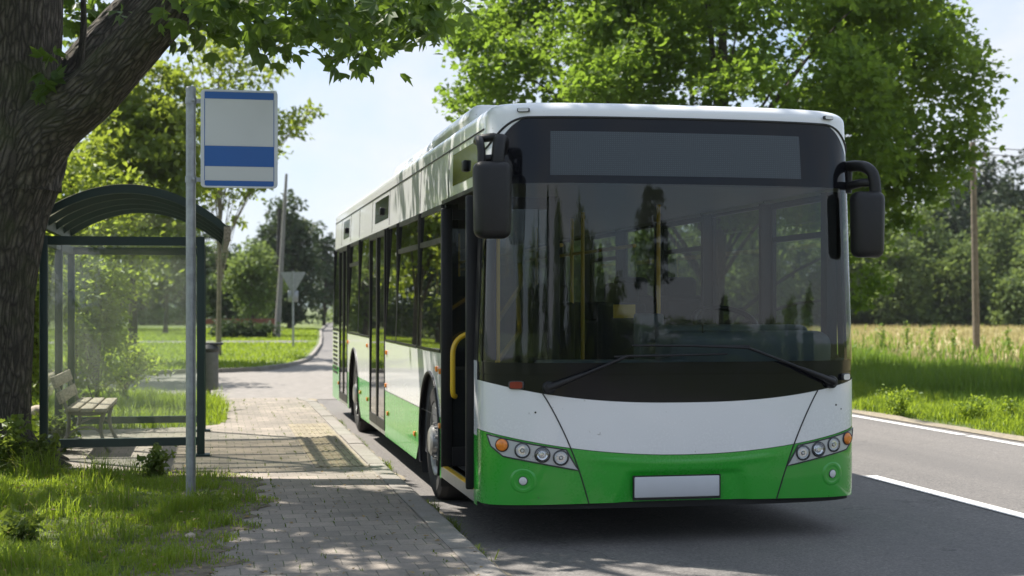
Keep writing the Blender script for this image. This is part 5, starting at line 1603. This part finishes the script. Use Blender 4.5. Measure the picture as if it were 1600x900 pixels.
def litter_bin():
    M = MAT
    p = spot_ground(326, 24.0, 0.13)
    b = thing('litter_bin', 'grey steel litter bin with raised dark lid behind the shelter', 'litter bin', tuple(p))
    MB().lathe([(0, .12), (.15, .12), (.155, .14), (.155, .70), (.15, .72), (.135, .715)], (0, 0, 0), (0, 0, 1), 28).tube([(0, 0, -.1), (0, 0, .13)], .04, 10).build('body', M['bin'], b)
    mb = MB().lathe([(.135, .70), (.165, .74), (.17, .78), (.12, .84), (.05, .865), (0, .868)], (0, 0, 0), (0, 0, 1), 28)
    mb.rbox(-.16, .23, -.1, .1, .835, .875, .018, 2)
    mb.build('lid', M['bin_dark'], b)
litter_bin()

def yield_sign():
    M = MAT
    p = spot_ground(458, 52.8, 0.07)
    s = thing('yield_sign', 'grey back of a triangular yield sign with small plate on a thin post', 'road sign', tuple(p))
    MB().tube([(0, 0, -.1), (0, 0, 2.72)], .035, 10).build('pole', M['galv'], s)
    zt, w = 2.66, .44
    mb = MB()
    for r, y, dz in ((1.0, -.03, 0), (1.0, -.05, 0)):
        pass
    tri = [(-w, zt), (-w + .05, zt + .02), (w - .05, zt + .02), (w, zt), (w - .02, zt - .05), (.035, zt - .74), (-.035, zt - .74), (-w + .02, zt - .05)]
    n = len(tri)
    mb.add([(x, -.055, z) for x, z in tri] + [(x, -.035, z) for x, z in tri], [tuple(range(n)), tuple(range(2 * n - 1, n - 1, -1))] + [(k, n + k, n + (k + 1) % n, (k + 1) % n) for k in range(n)])
    mb.v = [(v[0], -v[1], v[2]) for v in mb.v]
    mb.build('sign_plate', M['galv'], s)
    MB().rbox(-.18, .18, .035, .05, 1.62, 2.02, .006, 1).build('small_plate', M['galv'], s)
yield_sign()

def pole(name, label, base, top, r0, r1, mat, cross=False):
    base, top = Vector(base), Vector(top)
    t = thing(name, label, 'utility pole', tuple(base))
    d = top - base
    MB().tube([(-d * 0.03)[:], (0, 0, 0), (d * 0.5)[:], d[:]], [r0, r0, (r0 + r1) / 2, r1], 12).build('shaft', mat, t)
    if cross:
        MB().box(d.x - .55, d.x + .55, d.y - .05, d.y + .05, d.z - .45, d.z - .33).build('crossarm', mat, t)
        for x in (-.48, .48, 0.15):
            MB().lathe([(.015, -.08), (.015, 0), (.04, .01), (.045, .06), (.03, .1), (0, .11)], (d.x + x, d.y, d.z - .26), (0, 0, 1), 10).build('insulator', MAT['clear'], t)
    return t
zp = 47.5
b = spot(1526, 475, zp); tp = spot(1520, 222, zp)
pole('utility_pole', 'brown wooden telegraph pole standing in the field right of the bus', (b.x, b.y, 0.02), tp, .115, .085, MAT['pole_wood'], True)
b = spot(433, 475, 69); tp = spot(447.5, 272, 70)
pole('utility_pole', 'tall pale leaning pole on the lawn left of the yield sign', (b.x, b.y, .07), tp, .145, .06, MAT['concrete'])
b = spot(432, 475, 73); tp = spot(436.5, 326, 73)
pole('utility_pole', 'shorter dark pole standing right behind the pale leaning pole', (b.x, b.y, .05), tp, .10, .085, MAT['pole_dark'])
# wires leaving the telegraph pole to the right
for k, (py0, py1, lab) in enumerate(((230, 219, 'upper thin wire running right from the telegraph pole'), (240, 236, 'lower thin wire running right from the telegraph pole'))):
    A = spot(1524, py0, zp); B = spot(2300, py1 - 40, 70)
    o = thing('overhead_wire', lab, 'wire', tuple(A))
    pts = [(A.lerp(B, t) - Vector((0, 0, 1.0 * 4 * t * (1 - t) * 0.8)) - A)[:] for t in np.linspace(0, 1, 14)]
    MB().tube(pts, .014, 5).build('cable', MAT['wire'], o)
# red rail by the far lane
def red_rail():
    A, B = spot_ground(318, 70, .06), spot_ground(429, 72, .06)
    r = thing('red_rail_fence', 'low rust red rail fence by the far lane', 'fence', tuple(A))
    d = B - A
    a = math.atan2(d.y, d.x); Ln = d.length
    r.rotation_euler.z = a
    MB().box(0, Ln, -.03, .03, .62, .86).build('rail', MAT['rail_red'], r)
    for k in range(5):
        x = Ln * k / 4
        MB().box(x - .05, x + .05, .04, .12, 0, .82).build('post', MAT['rail_red'], r)
red_rail()

# thin summer air between the viewer and the far trees
HAZE = 0.00018
if HAZE:
    t = NT('summer_air')
    pv = t.n('VolumePrincipled', Color=(0.86, 0.92, 1.0, 1), Density=HAZE, Anisotropy=0.3)
    t.link(pv.outputs[0], t.out.inputs['Volume'])
    tag(MB().box(-905, 905, -605, 1805, -1.2, 48).build('haze', t.m), kind='stuff')
# ================================================================== LIGHT, SKY, CAMERA
SUN = Vector((-0.535, 0.56, 1.0)).normalized()
el = math.asin(SUN.z); az = math.atan2(SUN.x, SUN.y)      # azimuth clockwise from +Y
w = bpy.data.worlds.new('World'); scn.world = w; w.use_nodes = True
nt = w.node_tree; nt.nodes.clear()
out = nt.nodes.new('ShaderNodeOutputWorld'); bg = nt.nodes.new('ShaderNodeBackground')
sky = nt.nodes.new('ShaderNodeTexSky'); sky.sky_type = 'NISHITA'; sky.sun_disc = False
sky.sun_elevation = el; sky.sun_rotation = az; sky.air_density = 1.0; sky.dust_density = 0.7; sky.ozone_density = 1.3; sky.altitude = 100
tc = nt.nodes.new('ShaderNodeTexCoord'); mp = nt.nodes.new('ShaderNodeMapping'); mp.inputs['Scale'].default_value = (1.0, 1.0, 2.6)
mp.inputs['Location'].default_value = (0.3, 0.1, 0.0)
nz = nt.nodes.new('ShaderNodeTexNoise'); nz.inputs['Scale'].default_value = 3.2; nz.inputs['Detail'].default_value = 9; nz.inputs['Roughness'].default_value = 0.58; nz.inputs['Distortion'].default_value = 0.4
cr = nt.nodes.new('ShaderNodeValToRGB'); cr.color_ramp.elements[0].position = CLOUD[0]; cr.color_ramp.elements[1].position = CLOUD[1]
cr.color_ramp.elements[0].color = (0, 0, 0, 1); cr.color_ramp.elements[1].color = (CLOUD[2],) * 3 + (1,)
mx = nt.nodes.new('ShaderNodeMix'); mx.data_type = 'RGBA'
ia = [s for s in mx.inputs if s.type == 'RGBA']
ia[1].default_value = CLOUD[3]
mv = nt.nodes.new('ShaderNodeMix'); mv.data_type = 'RGBA'; mv.inputs[0].default_value = VEIL[0]
iv = [s for s in mv.inputs if s.type == 'RGBA']; iv[1].default_value = VEIL[1]
lk = nt.links.new
lk(tc.outputs['Generated'], mp.inputs['Vector']); lk(mp.outputs[0], nz.inputs['Vector']); lk(nz.outputs['Fac'], cr.inputs['Fac'])
lk(cr.outputs['Color'], mx.inputs[0]); lk(sky.outputs[0], iv[0]); lk([s for s in mv.outputs if s.type == 'RGBA'][0], ia[0]); lk([s for s in mx.outputs if s.type == 'RGBA'][0], bg.inputs['Color'])
bg.inputs['Strength'].default_value = SKY_STRENGTH
lk(bg.outputs[0], out.inputs['Surface'])
ld = bpy.data.lights.new('sun', 'SUN'); ld.energy = SUN_STRENGTH; ld.angle = R(0.53); ld.color = (1.0, 0.94, 0.85)
lo = bpy.data.objects.new('sun', ld); COL.objects.link(lo); lo.rotation_euler = SUN.to_track_quat('Z', 'Y').to_euler(); lo.location = (-20, 20, 35)

cd = bpy.data.cameras.new('camera'); cam = bpy.data.objects.new('camera', cd); COL.objects.link(cam)
cam.location = (0, 0, HCAM); cam.rotation_euler = (R(90), 0, -THETA)
cd.sensor_width = 36.0; cd.lens = F_PX / 1600 * 36.0; cd.shift_y = 25 / 1600.0
cd.clip_start = 0.1; cd.clip_end = 3000
cd.dof.use_dof = True; cd.dof.focus_distance = 10.6; cd.dof.aperture_fstop = 2.6
scn.camera = cam
scn.render.engine = 'CYCLES'
c = scn.cycles
c.use_denoising = True; c.denoiser = 'OPENIMAGEDENOISE'; c.denoising_input_passes = 'RGB_ALBEDO_NORMAL'
c.max_bounces = 10; c.diffuse_bounces = 4; c.glossy_bounces = 5; c.transmission_bounces = 6; c.transparent_max_bounces = 24
c.caustics_reflective = False; c.caustics_refractive = False; c.sample_clamp_indirect = 6.0
c.use_adaptive_sampling = False
vs_ = scn.view_settings
vs_.view_transform = 'Standard'; vs_.look = 'None'; vs_.gamma = 1.0; vs_.exposure = EXPOSURE; vs_.use_curve_mapping = False
scn.display_settings.display_device = 'sRGB'
